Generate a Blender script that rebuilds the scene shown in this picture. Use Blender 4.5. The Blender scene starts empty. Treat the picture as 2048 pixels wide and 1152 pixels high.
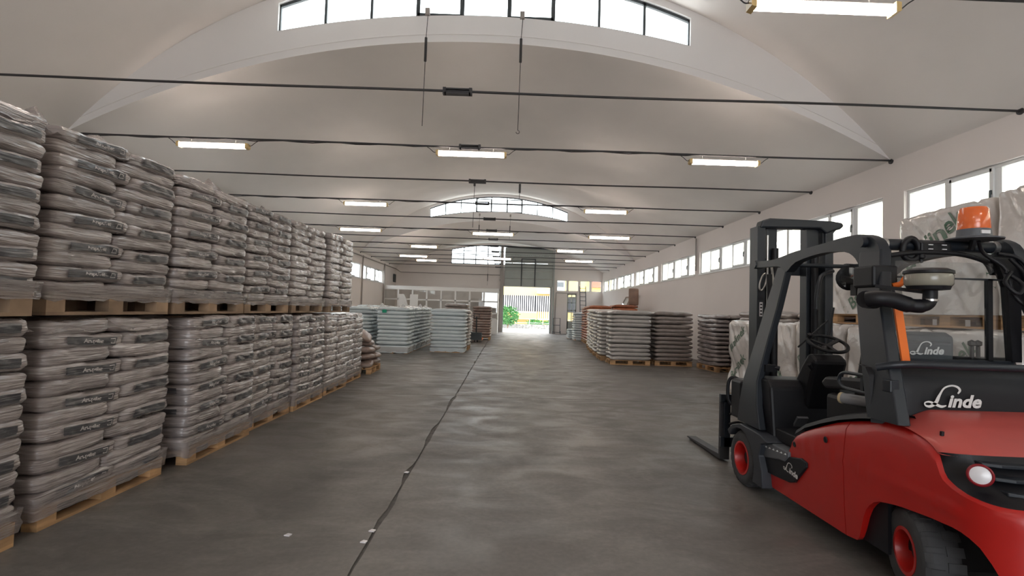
import bpy, bmesh, math, random
from mathutils import Vector, Matrix, noise
random.seed(7)
PI = math.pi
S = bpy.context.scene
COL = S.collection

# ------------------------------------------------------------------ camera, sky, exposure
cd = bpy.data.cameras.new('camera'); cam = bpy.data.objects.new('camera', cd); COL.objects.link(cam)
cd.sensor_width = 36.0; cd.lens = 36.0 * 1060.0 / 2048.0; cd.clip_end = 400
cam.matrix_world = (Matrix.Translation((0, 0, 1.5)) @ Matrix.Rotation(math.radians(-0.573), 4, 'Z')
                    @ Matrix.Rotation(PI / 2 + math.radians(2.45), 4, 'X') @ Matrix.Rotation(math.radians(1.78), 4, 'Z'))
S.camera = cam
SKY = 4.8
LAMP = 17.0
S.view_settings.view_transform = 'Standard'
S.view_settings.look = 'None'
S.view_settings.gamma = 1.0
S.view_settings.use_curve_mapping = False
S.view_settings.exposure = 0.72
w = bpy.data.worlds.new('overcast_sky'); S.world = w; w.use_nodes = True
bg = w.node_tree.nodes['Background']; bg.inputs[0].default_value = (0.90, 0.95, 1.0, 1); bg.inputs[1].default_value = SKY
S.cycles.max_bounces = 10; S.cycles.diffuse_bounces = 7; S.cycles.glossy_bounces = 4
S.cycles.transparent_max_bounces = 24; S.cycles.use_denoising = True
S.cycles.sample_clamp_indirect = 8.0

def portal(loc, rot, sx, sy):
    l = bpy.data.lights.new('window_portal', 'AREA'); l.shape = 'RECTANGLE'; l.size = sx; l.size_y = sy
    l.cycles.is_portal = True
    o = bpy.data.objects.new('window_portal', l); COL.objects.link(o); o.location = loc; o.rotation_euler = rot
    return o

# ------------------------------------------------------------------ materials
def mat(name, col, rough=0.6, metal=0.0, var=0.0, vscale=3.0, bump=0.0, bscale=(20, 20, 20), bdist=0.01,
        coat=0.0, emit=None, estr=0.0, trans=0.0, rand=0.0, vstretch=(1, 1, 1), world=False, col2=None, spec=0.5,
        sheen_streak=0.0, sstretch=(3, 3, 60)):
    m = bpy.data.materials.new(name); m.use_nodes = True
    nt = m.node_tree; N = nt.nodes; L = nt.links
    p = N['Principled BSDF']
    p.inputs['Base Color'].default_value = (*col, 1); p.inputs['Roughness'].default_value = rough
    p.inputs['Metallic'].default_value = metal; p.inputs['Coat Weight'].default_value = coat
    p.inputs['Coat Roughness'].default_value = 0.15
    p.inputs['Specular IOR Level'].default_value = spec
    if emit: p.inputs['Emission Color'].default_value = (*emit, 1); p.inputs['Emission Strength'].default_value = estr
    src = None
    if var or bump or sheen_streak:
        if world: src = N.new('ShaderNodeNewGeometry').outputs['Position']
        else: src = N.new('ShaderNodeTexCoord').outputs['Object']
    def nz(stretch, scale, detail=4, dist=0.0):
        mp = N.new('ShaderNodeMapping'); mp.inputs['Scale'].default_value = stretch; L.new(src, mp.inputs[0])
        n = N.new('ShaderNodeTexNoise'); n.inputs['Scale'].default_value = scale; n.inputs['Detail'].default_value = detail
        n.inputs['Distortion'].default_value = dist; L.new(mp.outputs[0], n.inputs['Vector']); return n.outputs[0]
    c = None
    if var:
        r = N.new('ShaderNodeMapRange'); r.inputs[1].default_value = 0.3; r.inputs[2].default_value = 0.7
        L.new(nz(vstretch, vscale), r.inputs[0])
        mx = N.new('ShaderNodeMix'); mx.data_type = 'RGBA'; L.new(r.outputs[0], mx.inputs[0])
        c2 = col2 or tuple(x * (1 - var) for x in col)
        mx.inputs[6].default_value = (*c2, 1); mx.inputs[7].default_value = (*(min(1, x * (1 + var * .5)) for x in col), 1)
        c = mx.outputs[2]
    if sheen_streak:  # pale sheen of the wrinkled film, painted into the base colour
        r = N.new('ShaderNodeMapRange'); r.inputs[1].default_value = 0.55; r.inputs[2].default_value = 0.72; r.inputs[4].default_value = sheen_streak
        L.new(nz(sstretch, 1.0, 3, 0.6), r.inputs[0])
        mx = N.new('ShaderNodeMix'); mx.data_type = 'RGBA'; L.new(r.outputs[0], mx.inputs[0])
        if c: L.new(c, mx.inputs[6])
        else: mx.inputs[6].default_value = (*col, 1)
        mx.inputs[7].default_value = (0.62, 0.58, 0.57, 1); c = mx.outputs[2]
    if rand:
        oi = N.new('ShaderNodeObjectInfo'); h = N.new('ShaderNodeHueSaturation')
        r = N.new('ShaderNodeMapRange'); r.inputs[3].default_value = 1 - rand; r.inputs[4].default_value = 1 + rand
        L.new(oi.outputs['Random'], r.inputs[0]); L.new(r.outputs[0], h.inputs['Value'])
        if c: L.new(c, h.inputs['Color'])
        else: h.inputs['Color'].default_value = (*col, 1)
        c = h.outputs[0]
    if c: L.new(c, p.inputs['Base Color'])
    if bump:
        b = N.new('ShaderNodeBump'); b.inputs['Strength'].default_value = bump; b.inputs['Distance'].default_value = bdist
        L.new(nz(bscale, 1.0, 3, 0.4), b.inputs['Height']); L.new(b.outputs[0], p.inputs['Normal'])
        L.new(b.outputs[0], p.inputs['Coat Normal'])
    if trans:
        t = N.new('ShaderNodeBsdfTransparent'); ms = N.new('ShaderNodeMixShader'); ms.inputs[0].default_value = trans
        L.new(p.outputs[0], ms.inputs[1]); L.new(t.outputs[0], ms.inputs[2]); L.new(ms.outputs[0], N['Material Output'].inputs[0])
    return m

def glass(name, tint, refl=0.12, rough=0.02):
    m = bpy.data.materials.new(name); m.use_nodes = True; N = m.node_tree.nodes; L = m.node_tree.links
    N.remove(N['Principled BSDF'])
    t = N.new('ShaderNodeBsdfTransparent'); t.inputs[0].default_value = (*tint, 1)
    g = N.new('ShaderNodeBsdfGlossy'); g.inputs['Roughness'].default_value = rough
    f = N.new('ShaderNodeLayerWeight'); f.inputs[0].default_value = .5
    pw = N.new('ShaderNodeMath'); pw.operation = 'POWER'; pw.inputs[1].default_value = 4.0; L.new(f.outputs['Facing'], pw.inputs[0])
    ma = N.new('ShaderNodeMath'); ma.operation = 'MULTIPLY_ADD'; ma.inputs[1].default_value = .35; ma.inputs[2].default_value = refl; L.new(pw.outputs[0], ma.inputs[0])
    ms = N.new('ShaderNodeMixShader'); L.new(ma.outputs[0], ms.inputs[0])
    L.new(t.outputs[0], ms.inputs[1]); L.new(g.outputs[0], ms.inputs[2]); L.new(ms.outputs[0], N['Material Output'].inputs[0])
    return m

M = {}
M['plaster'] = mat('white_plaster', (0.80, 0.78, 0.77), 0.9, var=0.05, vscale=0.35, bump=0.25, bscale=(9, 9, 9), bdist=0.004, world=True)
M['vault'] = mat('vault_plaster', (0.82, 0.78, 0.75), 0.92, var=0.09, vscale=0.5, bump=0.3, bscale=(6, 6, 6), bdist=0.006, world=True, vstretch=(1, .6, 1))
M['wallpaint'] = mat('wall_paint', (0.76, 0.70, 0.67), 0.85, var=0.04, vscale=0.5, bump=0.2, bscale=(14, 14, 14), bdist=0.003, world=True)
M['rod'] = mat('dark_steel_rod', (0.045, 0.043, 0.045), 0.55, metal=0.3)
M['pvc'] = mat('white_window_frame', (0.75, 0.76, 0.76), 0.4)
M['darkframe'] = mat('dark_steel_frame', (0.05, 0.06, 0.065), 0.5)
M['pane'] = glass('window_glass', (0.96, 0.98, 0.97), 0.03)
M['officepane'] = glass('office_glass', (0.93, 0.94, 0.93), 0.10)
M['cabglass'] = glass('cab_glass', (0.90, 0.92, 0.92), 0.07)
M['tube'] = mat('lit_tube', (1, 1, 1), 0.5, emit=(1.0, 0.86, 0.76), estr=LAMP)
M['lampbody'] = mat('lamp_housing', (0.55, 0.54, 0.52), 0.5)
M['lampclip'] = mat('lamp_end_cap', (0.70, 0.50, 0.22), 0.4)
M['film'] = mat('stretch_film', (0.36, 0.315, 0.30), 0.22, bump=0.9, bscale=(9, 5, 60), bdist=0.012, world=True, trans=0.42, coat=0.6, sheen_streak=.5, sstretch=(4, 3, 45))
M['filmclear'] = mat('clear_film', (0.75, 0.74, 0.72), 0.16, bump=0.8, bscale=(9, 9, 9), bdist=0.02, world=True, trans=0.5, coat=0.6)
M['bag'] = mat('brown_grey_bag_film', (0.305, 0.262, 0.252), 0.26, var=0.22, vscale=5, bump=1.0, bscale=(6, 4, 70), bdist=0.012,
               coat=0.9, rand=0.14, world=True, sheen_streak=0.75, sstretch=(3, 2.5, 38))
M['bagfar'] = mat('silver_brown_bag_film', (0.25, 0.205, 0.185), 0.38, var=0.2, vscale=5, bump=0.6, bscale=(6, 6, 30), bdist=0.01,
                  coat=0.4, rand=0.12, world=True, sheen_streak=0.3, sstretch=(2.5, 3, 22))
M['baglight'] = mat('silver_bag_film', (0.42, 0.385, 0.36), 0.32, var=0.15, vscale=5, bump=0.6, bscale=(6, 6, 30), bdist=0.01, coat=0.5, rand=0.1, world=True)
M['bagwhite'] = mat('white_blue_bag', (0.60, 0.655, 0.675), 0.5, var=0.08, vscale=3, bump=0.4, bscale=(4, 4, 18), bdist=0.01, rand=0.04, world=True, coat=0.1)
M['bagterra'] = mat('terracotta_bag', (0.36, 0.115, 0.05), 0.5, var=0.35, vscale=6, bump=0.5, bscale=(8, 8, 20), bdist=0.01, rand=0.25, world=True, coat=0.2)
M['bagbrown'] = mat('dark_brown_bag', (0.20, 0.125, 0.10), 0.42, var=0.35, vscale=7, bump=0.9, bscale=(9, 9, 14), bdist=0.02, rand=0.3, world=True, coat=0.3, col2=(0.30, 0.24, 0.21))
M['print'] = mat('dark_label_print', (0.062, 0.060, 0.066), 0.35, var=0.25, vscale=10, coat=0.4, bump=0.9, bscale=(5, 4, 85), bdist=0.006, world=True, sheen_streak=0.35, sstretch=(3, 2.5, 50))
M['printtext'] = mat('pale_label_print', (0.50, 0.46, 0.45), 0.4)
M['wood'] = mat('pallet_pine', (0.46, 0.27, 0.13), 0.75, var=0.35, vscale=4, bump=0.4, bscale=(4, 4, 40), bdist=0.003, rand=0.22, world=True, vstretch=(1, 1, 6))
M['woodgrey'] = mat('pallet_weathered', (0.33, 0.22, 0.14), 0.8, var=0.35, vscale=4, bump=0.4, bscale=(4, 4, 40), bdist=0.003, rand=0.22, world=True)
M['tarp'] = mat('white_hood_film', (0.56, 0.52, 0.49), 0.26, var=0.10, vscale=2.5, bump=0.6, bscale=(7, 7, 7), bdist=0.02, world=True, coat=0.5)
M['green'] = mat('green_print', (0.05, 0.11, 0.065), 0.6, var=.5, vscale=9, col2=(.16,.2,.16))
M['greentag'] = mat('green_tag', (0.0, 0.30, 0.17), 0.5)
M['red'] = mat('red_paint', (0.42, 0.009, 0.006), 0.38, var=0.05, vscale=4, coat=0.12)
M['darkred'] = mat('dark_red_ring', (0.22, 0.004, 0.01), 0.35)
M['reddust'] = mat('red_paint_dusty', (0.46, 0.075, 0.062), 0.42, var=0.15, vscale=3, coat=0.05)
M['charcoal'] = mat('charcoal_paint', (0.0105, 0.014, 0.020), 0.42, var=0.12, vscale=5)
M['black'] = mat('black_plastic', (0.006, 0.006, 0.008), 0.5, spec=0.35)
M['rubber'] = mat('tyre_rubber', (0.042, 0.042, 0.044), 0.75, var=0.3, vscale=9, bump=0.3, bscale=(40, 40, 40), bdist=0.003)
M['grey'] = mat('grey_plastic', (0.10, 0.105, 0.115), 0.5, var=0.15, vscale=8)
M['fender'] = mat('dark_grey_fender', (0.024, 0.027, 0.034), 0.55)
M['steel'] = mat('bare_steel', (0.55, 0.54, 0.52), 0.3, metal=0.9)
M['white'] = mat('white_lettering', (0.62, 0.62, 0.60), 0.4)
M['orange'] = mat('orange_plastic', (0.85, 0.17, 0.01), 0.4)
M['amber'] = mat('amber_lens', (0.95, 0.16, 0.01), 0.12, trans=0.25, coat=0.8, bump=0.4, bscale=(60, 60, 2), bdist=0.002)
M['bowl'] = mat('clear_grey_bowl', (0.32, 0.30, 0.24), 0.2, trans=0.2, coat=0.4)
M['lens'] = mat('white_lens', (0.70, 0.68, 0.70), 0.3, coat=0.5)
M['card'] = mat('cardboard', (0.45, 0.36, 0.22), 0.8)
M['greyfilm'] = mat('grey_film_roll', (0.20, 0.205, 0.22), 0.22, coat=0.5)
M['mirror'] = mat('mirror_glass', (0.35, 0.36, 0.36), 0.08, metal=0.9)
M['doorpanel'] = mat('grey_green_door_panel', (0.36, 0.385, 0.365), 0.6, var=0.05, vscale=2)
M['officewhite'] = mat('office_white_aluminium', (0.72, 0.71, 0.69), 0.45)
M['yellow'] = mat('yellow_facade', (0.66, 0.45, 0.17), 0.8, var=0.06, vscale=1)
M['cream'] = mat('cream_facade', (0.86, 0.80, 0.62), 0.85)
M['asphalt'] = mat('pale_asphalt', (0.50, 0.50, 0.50), 0.85, var=0.1, vscale=2)
M['leaf'] = mat('green_leaf', (0.05, 0.20, 0.04), 0.5, rand=0.3)
M['stone'] = mat('stone_wall', (0.30, 0.29, 0.27), 0.9, var=0.5, vscale=5, bump=0.6, bscale=(9, 9, 9), bdist=0.03)
M['brownwood'] = mat('brown_wood', (0.22, 0.13, 0.09), 0.5, var=0.2, vscale=3)
M['redsign'] = mat('red_awning', (0.75, 0.12, 0.08), 0.7)
M['pipe'] = mat('grey_conduit', (0.33, 0.30, 0.28), 0.6)

def floor_mat():
    m = bpy.data.materials.new('worn_concrete'); m.use_nodes = True; nt = m.node_tree; N = nt.nodes; L = nt.links
    p = N['Principled BSDF']; geo = N.new('ShaderNodeNewGeometry').outputs['Position']
    def nz(stretch, scale, detail, dist=0.0, rough=0.55):
        mp = N.new('ShaderNodeMapping'); mp.inputs['Scale'].default_value = stretch; L.new(geo, mp.inputs[0])
        n = N.new('ShaderNodeTexNoise'); n.inputs['Scale'].default_value = scale; n.inputs['Detail'].default_value = detail
        n.inputs['Distortion'].default_value = dist; n.inputs['Roughness'].default_value = rough
        L.new(mp.outputs[0], n.inputs['Vector']); return n.outputs[0]
    def mr(s, a, b, c=0.0, d=1.0):
        r = N.new('ShaderNodeMapRange'); r.inputs[1].default_value = a; r.inputs[2].default_value = b
        r.inputs[3].default_value = c; r.inputs[4].default_value = d; L.new(s, r.inputs[0]); return r.outputs[0]
    def mix(f, a, b):
        x = N.new('ShaderNodeMix'); x.data_type = 'RGBA'; L.new(f, x.inputs[0])
        for i, v in ((6, a), (7, b)):
            if isinstance(v, tuple): x.inputs[i].default_value = (*v, 1)
            else: L.new(v, x.inputs[i])
        return x.outputs[2]
    big = mr(nz((1, 1, 1), 0.45, 5, 0.8), 0.38, 0.62)
    c = mix(big, (0.110, 0.100, 0.090), (0.165, 0.149, 0.134))
    mid = mr(nz((.8, 1.5, 1), 1.1, 9, 0.8, 0.72), 0.48, 0.72)
    c = mix(mid, c, (0.200, 0.181, 0.164))
    scr = mr(nz((.5, 2.2, 1), 3.4, 10, 1.2, 0.75), 0.60, 0.75, 0, .6)
    c = mix(scr, c, (0.05, 0.045, 0.042))
    fine = mr(nz((1, 1, 1), 26, 6), 0.3, 0.75)
    c2 = mix(fine, (0.85, 0.85, 0.85), (1.12, 1.12, 1.12))
    mu = N.new('ShaderNodeMix'); mu.data_type = 'RGBA'; mu.blend_type = 'MULTIPLY'; mu.inputs[0].default_value = 1
    L.new(c, mu.inputs[6]); L.new(c2, mu.inputs[7]); L.new(mu.outputs[2], p.inputs['Base Color'])
    L.new(mr(nz((1, 1.5, 1), 1.6, 6, 0.8), 0.35, 0.68, 0.38, 0.66), p.inputs['Roughness'])
    p.inputs['Specular IOR Level'].default_value = 0.5
    b = N.new('ShaderNodeBump'); b.inputs['Strength'].default_value = 0.22; b.inputs['Distance'].default_value = 0.006
    L.new(nz((.8, 2.2, 1), 3.2, 9, 1.0, 0.7), b.inputs['Height']); L.new(b.outputs[0], p.inputs['Normal'])
    return m
M['floor'] = floor_mat()
M['joint'] = mat('joint_filler', (0.105, 0.096, 0.088), 0.8, var=0.4, vscale=8, bump=0.6, bscale=(20, 20, 20), bdist=0.01, world=True)

# ------------------------------------------------------------------ helpers
ORG = {}
def origin(o): return ORG.get(o.name, Vector((0, 0, 0))) if o else Vector((0, 0, 0))

def tag(o, label=None, cat=None, group=None, kind=None):
    if label: o['label'] = label
    if cat: o['category'] = cat
    if group: o['group'] = group
    if kind: o['kind'] = kind
    return o

def thing(name, label, cat, loc=(0, 0, 0), group=None, rz=0.0, kind=None):
    o = bpy.data.objects.new(name, None); COL.objects.link(o); o.location = loc; o.rotation_euler = (0, 0, rz)
    o.empty_display_size = 0.1
    ORG[o.name] = Vector(loc)
    return tag(o, label, cat, group, kind)

def sub_empty(name, parent, loc=(0, 0, 0), rz=0.0):
    o = bpy.data.objects.new(name, None); COL.objects.link(o); o.parent = parent; o.location = loc; o.rotation_euler = (0, 0, rz)
    ORG[o.name] = origin(parent)
    return o

def mk(name, mesh, parent=None, loc=(0, 0, 0), rot=(0, 0, 0), scale=(1, 1, 1)):
    o = bpy.data.objects.new(name, mesh); COL.objects.link(o); o.parent = parent
    o.location = loc; o.rotation_euler = rot; o.scale = scale
    return o

class MB:
    def __init__(s): s.v = []; s.f = []; s.m = []
    def add(s, vs, fs, mi=0):
        b = len(s.v); s.v += [tuple(v) for v in vs]; s.f += [tuple(b + i for i in f) for f in fs]; s.m += [mi] * len(fs); return s
    def box(s, x0, x1, y0, y1, z0, z1, mi=0):
        return s.add([(x, y, z) for x in (x0, x1) for y in (y0, y1) for z in (z0, z1)],
                     [(0, 1, 3, 2), (4, 6, 7, 5), (0, 4, 5, 1), (2, 3, 7, 6), (0, 2, 6, 4), (1, 5, 7, 3)], mi)
    def bar(s, p0, p1, w, h, up=(0, 0, 1), mi=0):
        p0 = Vector(p0); p1 = Vector(p1); d = (p1 - p0).normalized(); u = Vector(up)
        a = d.cross(u)
        if a.length < 1e-4: a = d.cross(Vector((1, 0, 0)))
        a.normalize(); u = a.cross(d)
        vs = [p + a * (w / 2 * i) + u * (h / 2 * j) for p in (p0, p1) for i in (-1, 1) for j in (-1, 1)]
        return s.add(vs, [(0, 1, 3, 2), (4, 6, 7, 5), (0, 4, 5, 1), (2, 3, 7, 6), (0, 2, 6, 4), (1, 5, 7, 3)], mi)
    def prism(s, pts, ax, a, b, mi=0):
        def q(p, t): return (t, p[0], p[1]) if ax == 'x' else (p[0], t, p[1]) if ax == 'y' else (p[0], p[1], t)
        n = len(pts)
        return s.add([q(p, a) for p in pts] + [q(p, b) for p in pts],
                     [tuple(range(n - 1, -1, -1)), tuple(range(n, 2 * n))] + [(i, (i + 1) % n, n + (i + 1) % n, n + i) for i in range(n)], mi)
    def tube(s, pts, r, n=8, mi=0, caps=True):
        pts = [Vector(p) for p in pts]; k = len(pts); rr = r if isinstance(r, (list, tuple)) else [r] * k
        vs = []; prev = None
        for i, p in enumerate(pts):
            d = (pts[min(i + 1, k - 1)] - pts[max(i - 1, 0)]).normalized()
            if prev is None: a = d.cross(Vector((0, 0, 1)) if abs(d.z) < 0.9 else Vector((1, 0, 0)))
            else: a = prev - d * prev.dot(d)
            a.normalize(); prev = a; b = d.cross(a)
            vs += [p + (a * math.cos(2 * PI * j / n) + b * math.sin(2 * PI * j / n)) * rr[i] for j in range(n)]
        fs = [(i * n + j, i * n + (j + 1) % n, (i + 1) * n + (j + 1) % n, (i + 1) * n + j) for i in range(k - 1) for j in range(n)]
        if caps: fs += [tuple(range(n - 1, -1, -1)), tuple(range((k - 1) * n, k * n))]
        return s.add(vs, fs, mi)
    def lathe(s, c, axis, prof, n=24, mi=0, caps=True):
        ax = Vector(axis).normalized(); a = ax.orthogonal().normalized(); b = ax.cross(a); c = Vector(c)
        vs = [c + ax * h + (a * math.cos(2 * PI * j / n) + b * math.sin(2 * PI * j / n)) * r for r, h in prof for j in range(n)]
        k = len(prof)
        fs = [(i * n + j, i * n + (j + 1) % n, (i + 1) * n + (j + 1) % n, (i + 1) * n + j) for i in range(k - 1) for j in range(n)]
        if caps and prof[0][0] > 1e-5: fs.append(tuple(range(n - 1, -1, -1)))
        if caps and prof[-1][0] > 1e-5: fs.append(tuple(range((k - 1) * n, k * n)))
        return s.add(vs, fs, mi)
    def grid(s, rows, mi=0, close=False):
        k = len(rows[0]); vs = [p for r in rows for p in r]
        fs = [(i * k + j, i * k + (j + 1) % k, (i + 1) * k + (j + 1) % k, (i + 1) * k + j) for i in range(len(rows) - 1) for j in range(k if close else k - 1)]
        return s.add(vs, fs, mi)
    def mesh(s, name, mats, org=Vector((0, 0, 0)), smooth=None, weld=False):
        me = bpy.data.meshes.new(name)
        me.from_pydata([(v[0] - org.x, v[1] - org.y, v[2] - org.z) for v in s.v], [], s.f)
        for m in (mats if isinstance(mats, (list, tuple)) else [mats]): me.materials.append(m)
        me.polygons.foreach_set('material_index', s.m)
        bm = bmesh.new(); bm.from_mesh(me)
        if weld: bmesh.ops.remove_doubles(bm, verts=bm.verts, dist=1e-4)
        bmesh.ops.recalc_face_normals(bm, faces=bm.faces); bm.to_mesh(me); bm.free()
        if smooth is not None:
            me.shade_smooth()
            if smooth < 179: me.set_sharp_from_angle(angle=math.radians(smooth))
        me.update(); return me
    def build(s, name, mats, parent=None, smooth=None, bevel=0.0, label=None, weld=False):
        me = s.mesh(name, mats, origin(parent), smooth, weld)
        o = mk(name, me, parent)
        ORG[o.name] = origin(parent)
        if bevel:
            b = o.modifiers.new('bevel', 'BEVEL'); b.width = bevel; b.segments = 2; b.limit_method = 'ANGLE'
        if label: o['label'] = label
        return o

def catmull(pts, n=6):
    P = [Vector(p) for p in pts]; out = []
    for i in range(len(P) - 1):
        p0 = P[max(i - 1, 0)]; p1 = P[i]; p2 = P[i + 1]; p3 = P[min(i + 2, len(P) - 1)]
        for k in range(n):
            t = k / n
            out.append(0.5 * ((2 * p1) + (p2 - p0) * t + (2 * p0 - 5 * p1 + 4 * p2 - p3) * t * t + (3 * p1 - p0 - 3 * p2 + p3) * t ** 3))
    out.append(P[-1]); return out

def text_verts(txt, size=1.0, bold=0.0, shear=0.0):
    cu = bpy.data.curves.new('lettering', 'FONT'); cu.body = txt; cu.size = size; cu.offset = bold; cu.shear = shear
    cu.resolution_u = 3; cu.align_x = 'LEFT'
    o = bpy.data.objects.new('lettering', cu); COL.objects.link(o)
    dg = bpy.context.evaluated_depsgraph_get(); me = bpy.data.meshes.new_from_object(o.evaluated_get(dg))
    vs = [tuple(v.co) for v in me.vertices]; fs = [tuple(p.vertices) for p in me.polygons]
    bpy.data.objects.remove(o); bpy.data.meshes.remove(me); bpy.data.curves.remove(cu)
    return vs, fs

def lerp_tab(tab, x):
    tab = sorted(tab)
    if x <= tab[0][0]: return tab[0][1]
    for (a, b), (c, d) in zip(tab, tab[1:]):
        if x <= c: return b + (d - b) * (x - a) / (c - a)
    return tab[-1][1]

# ================================================================== SETTING
XL, XR, YN, YE, HW = -7.75, 6.7, -9.5, 37.0, 4.34
XC = (XL + XR) / 2
LO, HI = 1.86, 3.3
HALF = (XR - XL) / 2

def arc_z(x, rise):
    R = (HALF * HALF + rise * rise) / (2 * rise)
    dx = x - XC
    return HW + rise - R + math.sqrt(max(0, R * R - dx * dx))

def struct(o, label, cat): return tag(o, label, cat, kind='structure')

# floor: slabs divided by recessed joints
mb = MB(); mb.box(XL - .3, XR + .3, YN - .3, YE + .3, -0.30, -0.012)
fl = mb.build('floor', M['joint']); struct(fl, 'worn grey concrete floor of the hall with joints between slabs', 'floor')
xs = [XL, -0.83, XR]; ys = [YN, -0.2, 9.24, 18.5, 27.8, YE]
def rough_edge(x0, x1, y0, y1, seed):
    rnd = random.Random(seed); pts = []
    def edge(ax, a, b, fixed, sgn, amp):
        n = max(2, int(abs(b - a) / 0.11))
        for i in range(n):
            t = a + (b - a) * i / n
            k = 0.006 + amp * max(0, noise.noise(Vector((t * 1.7, fixed * 3, seed)))) ** 1.5 + rnd.uniform(0, 0.006)
            pts.append((t, fixed + sgn * k) if ax == 'x' else (fixed + sgn * k, t))
    edge('x', x0, x1, y0, 1, 0.03); edge('y', y0, y1, x1, -1, 0.085 if x1 < 0 else 0.02)
    edge('x', x1, x0, y1, -1, 0.03); edge('y', y1, y0, x0, 1, 0.05 if x0 > XL else 0.02)
    return pts
for i in range(2):
    for j in range(5):
        mb = MB(); mb.prism(rough_edge(xs[i], xs[i + 1], ys[j], ys[j + 1], i * 7 + j), 'z', -0.1, 0.0)
        mb.build('slab', M['floor'], fl)

# right wall with bands of windows
bays = [(-8.9, -4.8), (-4.3, -.1), (.2, 4.4), (4.72, 8.86), (9.37, 13.5), (14.05, 18.38), (18.82, 22.97), (23.45, 27.68), (27.92, 32.2), (32.46, 36.66)]
WZ0, WZ1 = 2.97, 3.74
def side_wall(name, x0, x1, bys, label):
    mb = MB(); mb.box(x0, x1, YN, YE, -0.3, WZ0); mb.box(x0, x1, YN, YE, WZ1, HW + .02)
    y = YN
    for a, b in bys: mb.box(x0, x1, y, a, WZ0, WZ1); y = b
    mb.box(x0, x1, y, YE, WZ0, WZ1)
    o = mb.build(name, M['wallpaint']); struct(o, label, 'wall'); return o
side_wall('wall_right', XR, XR + .3, bays, 'long pale wall on the right with a high band of windows')
lbays = [(14.05, 18.38), (23.45, 27.0), (27.05, 28.15), (28.45, 33.2)]
lbays = [(9.37, 13.5), (14.05, 18.38), (18.82, 22.97), (23.45, 28.15), (28.45, 33.2)]
side_wall('wall_left', XL - .3, XL, lbays, 'long pale wall on the left behind the stacked bags')

WN = [0]
def strip_window(side, x, a, b, n, label, open_i=None):
    """one band of n sashes in a side wall; side=+1 right wall, -1 left wall"""
    WN[0] += 1
    wdw = thing('window_%d' % WN[0], label, 'window', (x, (a + b) / 2, WZ0), kind='structure')
    mb = MB(); d0, d1 = (x + .06, x + .13) if side > 0 else (x - .13, x - .06); t = 0.05
    mb.box(d0, d1, a, b, WZ0, WZ0 + t); mb.box(d0, d1, a, b, WZ1 - t, WZ1)
    step = (b - a) / n
    for i in range(n + 1):
        yy = a + i * step; hw = 0.06 if 0 < i < n else 0.05
        mb.box(d0, d1, max(a, yy - hw), min(b, yy + hw), WZ0 + t, WZ1 - t)
    mb.build('frame', M['pvc'], wdw, bevel=.006)
    mb = MB(); xx = x - .025 if side > 0 else x - .0
    if side > 0: mb.box(x - .03, x + .06, a - .03, b + .03, WZ0 - .035, WZ0)
    else: mb.box(x - .06, x + .03, a - .03, b + .03, WZ0 - .035, WZ0)
    mb.build('sill', M['pvc'], wdw)
    for i in range(n):
        y0 = a + i * step + .06; y1 = a + (i + 1) * step - .06
        mb = MB(); mb.box((d0 + d1) / 2 - .005, (d0 + d1) / 2 + .005, y0, y1, WZ0 + t, WZ1 - t); mb.build('pane', M['pane'], wdw)
        if i in (1, 3):
            s0, s1 = (d0 - .03, d0) if side > 0 else (d1, d1 + .03)
            mb = MB()
            mb.box(s0, s1, y0 - .02, y0 + .035, WZ0 + .04, WZ1 - .04); mb.box(s0, s1, y1 - .035, y1 + .02, WZ0 + .04, WZ1 - .04)
            mb.box(s0, s1, y0, y1, WZ0 + .04, WZ0 + .085); mb.box(s0, s1, y0, y1, WZ1 - .085, WZ1 - .04)
            sa = mb.build('sash', M['pvc'], wdw)
            hb = MB(); hy = y0 + .005; hx = s0 - .02 if side > 0 else s1
            hb.box(hx, hx + .02, hy - .01, hy + .02, 3.33, 3.39); hb.box(hx - .01 if side > 0 else hx + .01, hx + .01 if side > 0 else hx + .03, hy - .005, hy + .012, 3.24, 3.36)
            hb.build('handle', M['darkframe'], sa)
    return wdw
rl = {3: 'first window band on the right wall, above the white hooded loads', 4: 'second window band on the right wall, behind the forklift mast and guard',
      5: 'third window band on the right wall, left of the forklift mast', 6: 'fourth window band along the right wall, above the silver bag stacks',
      7: 'fifth window band along the right wall', 8: 'sixth window band along the right wall', 9: 'farthest window band on the right wall, next to the end wall'}
for k, (a, b) in enumerate(bays):
    strip_window(1, XR, a, b, 5, rl.get(k, 'window band on the right wall behind the camera'))
ll = {3: 'left wall window band nearest the stacked bags', 4: 'left wall window band nearest the glazed office'}
for k, (a, b) in enumerate(lbays):
    strip_window(-1, XL, a, b, 5, ll.get(k, 'left wall window band hidden behind tall stacks'))
portal((XR + .2, 14, 3.35), (0, PI / 2, 0), 0.76, 46)
portal((XL - .2, 21, 3.35), (0, -PI / 2, 0), 0.76, 24)

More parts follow.
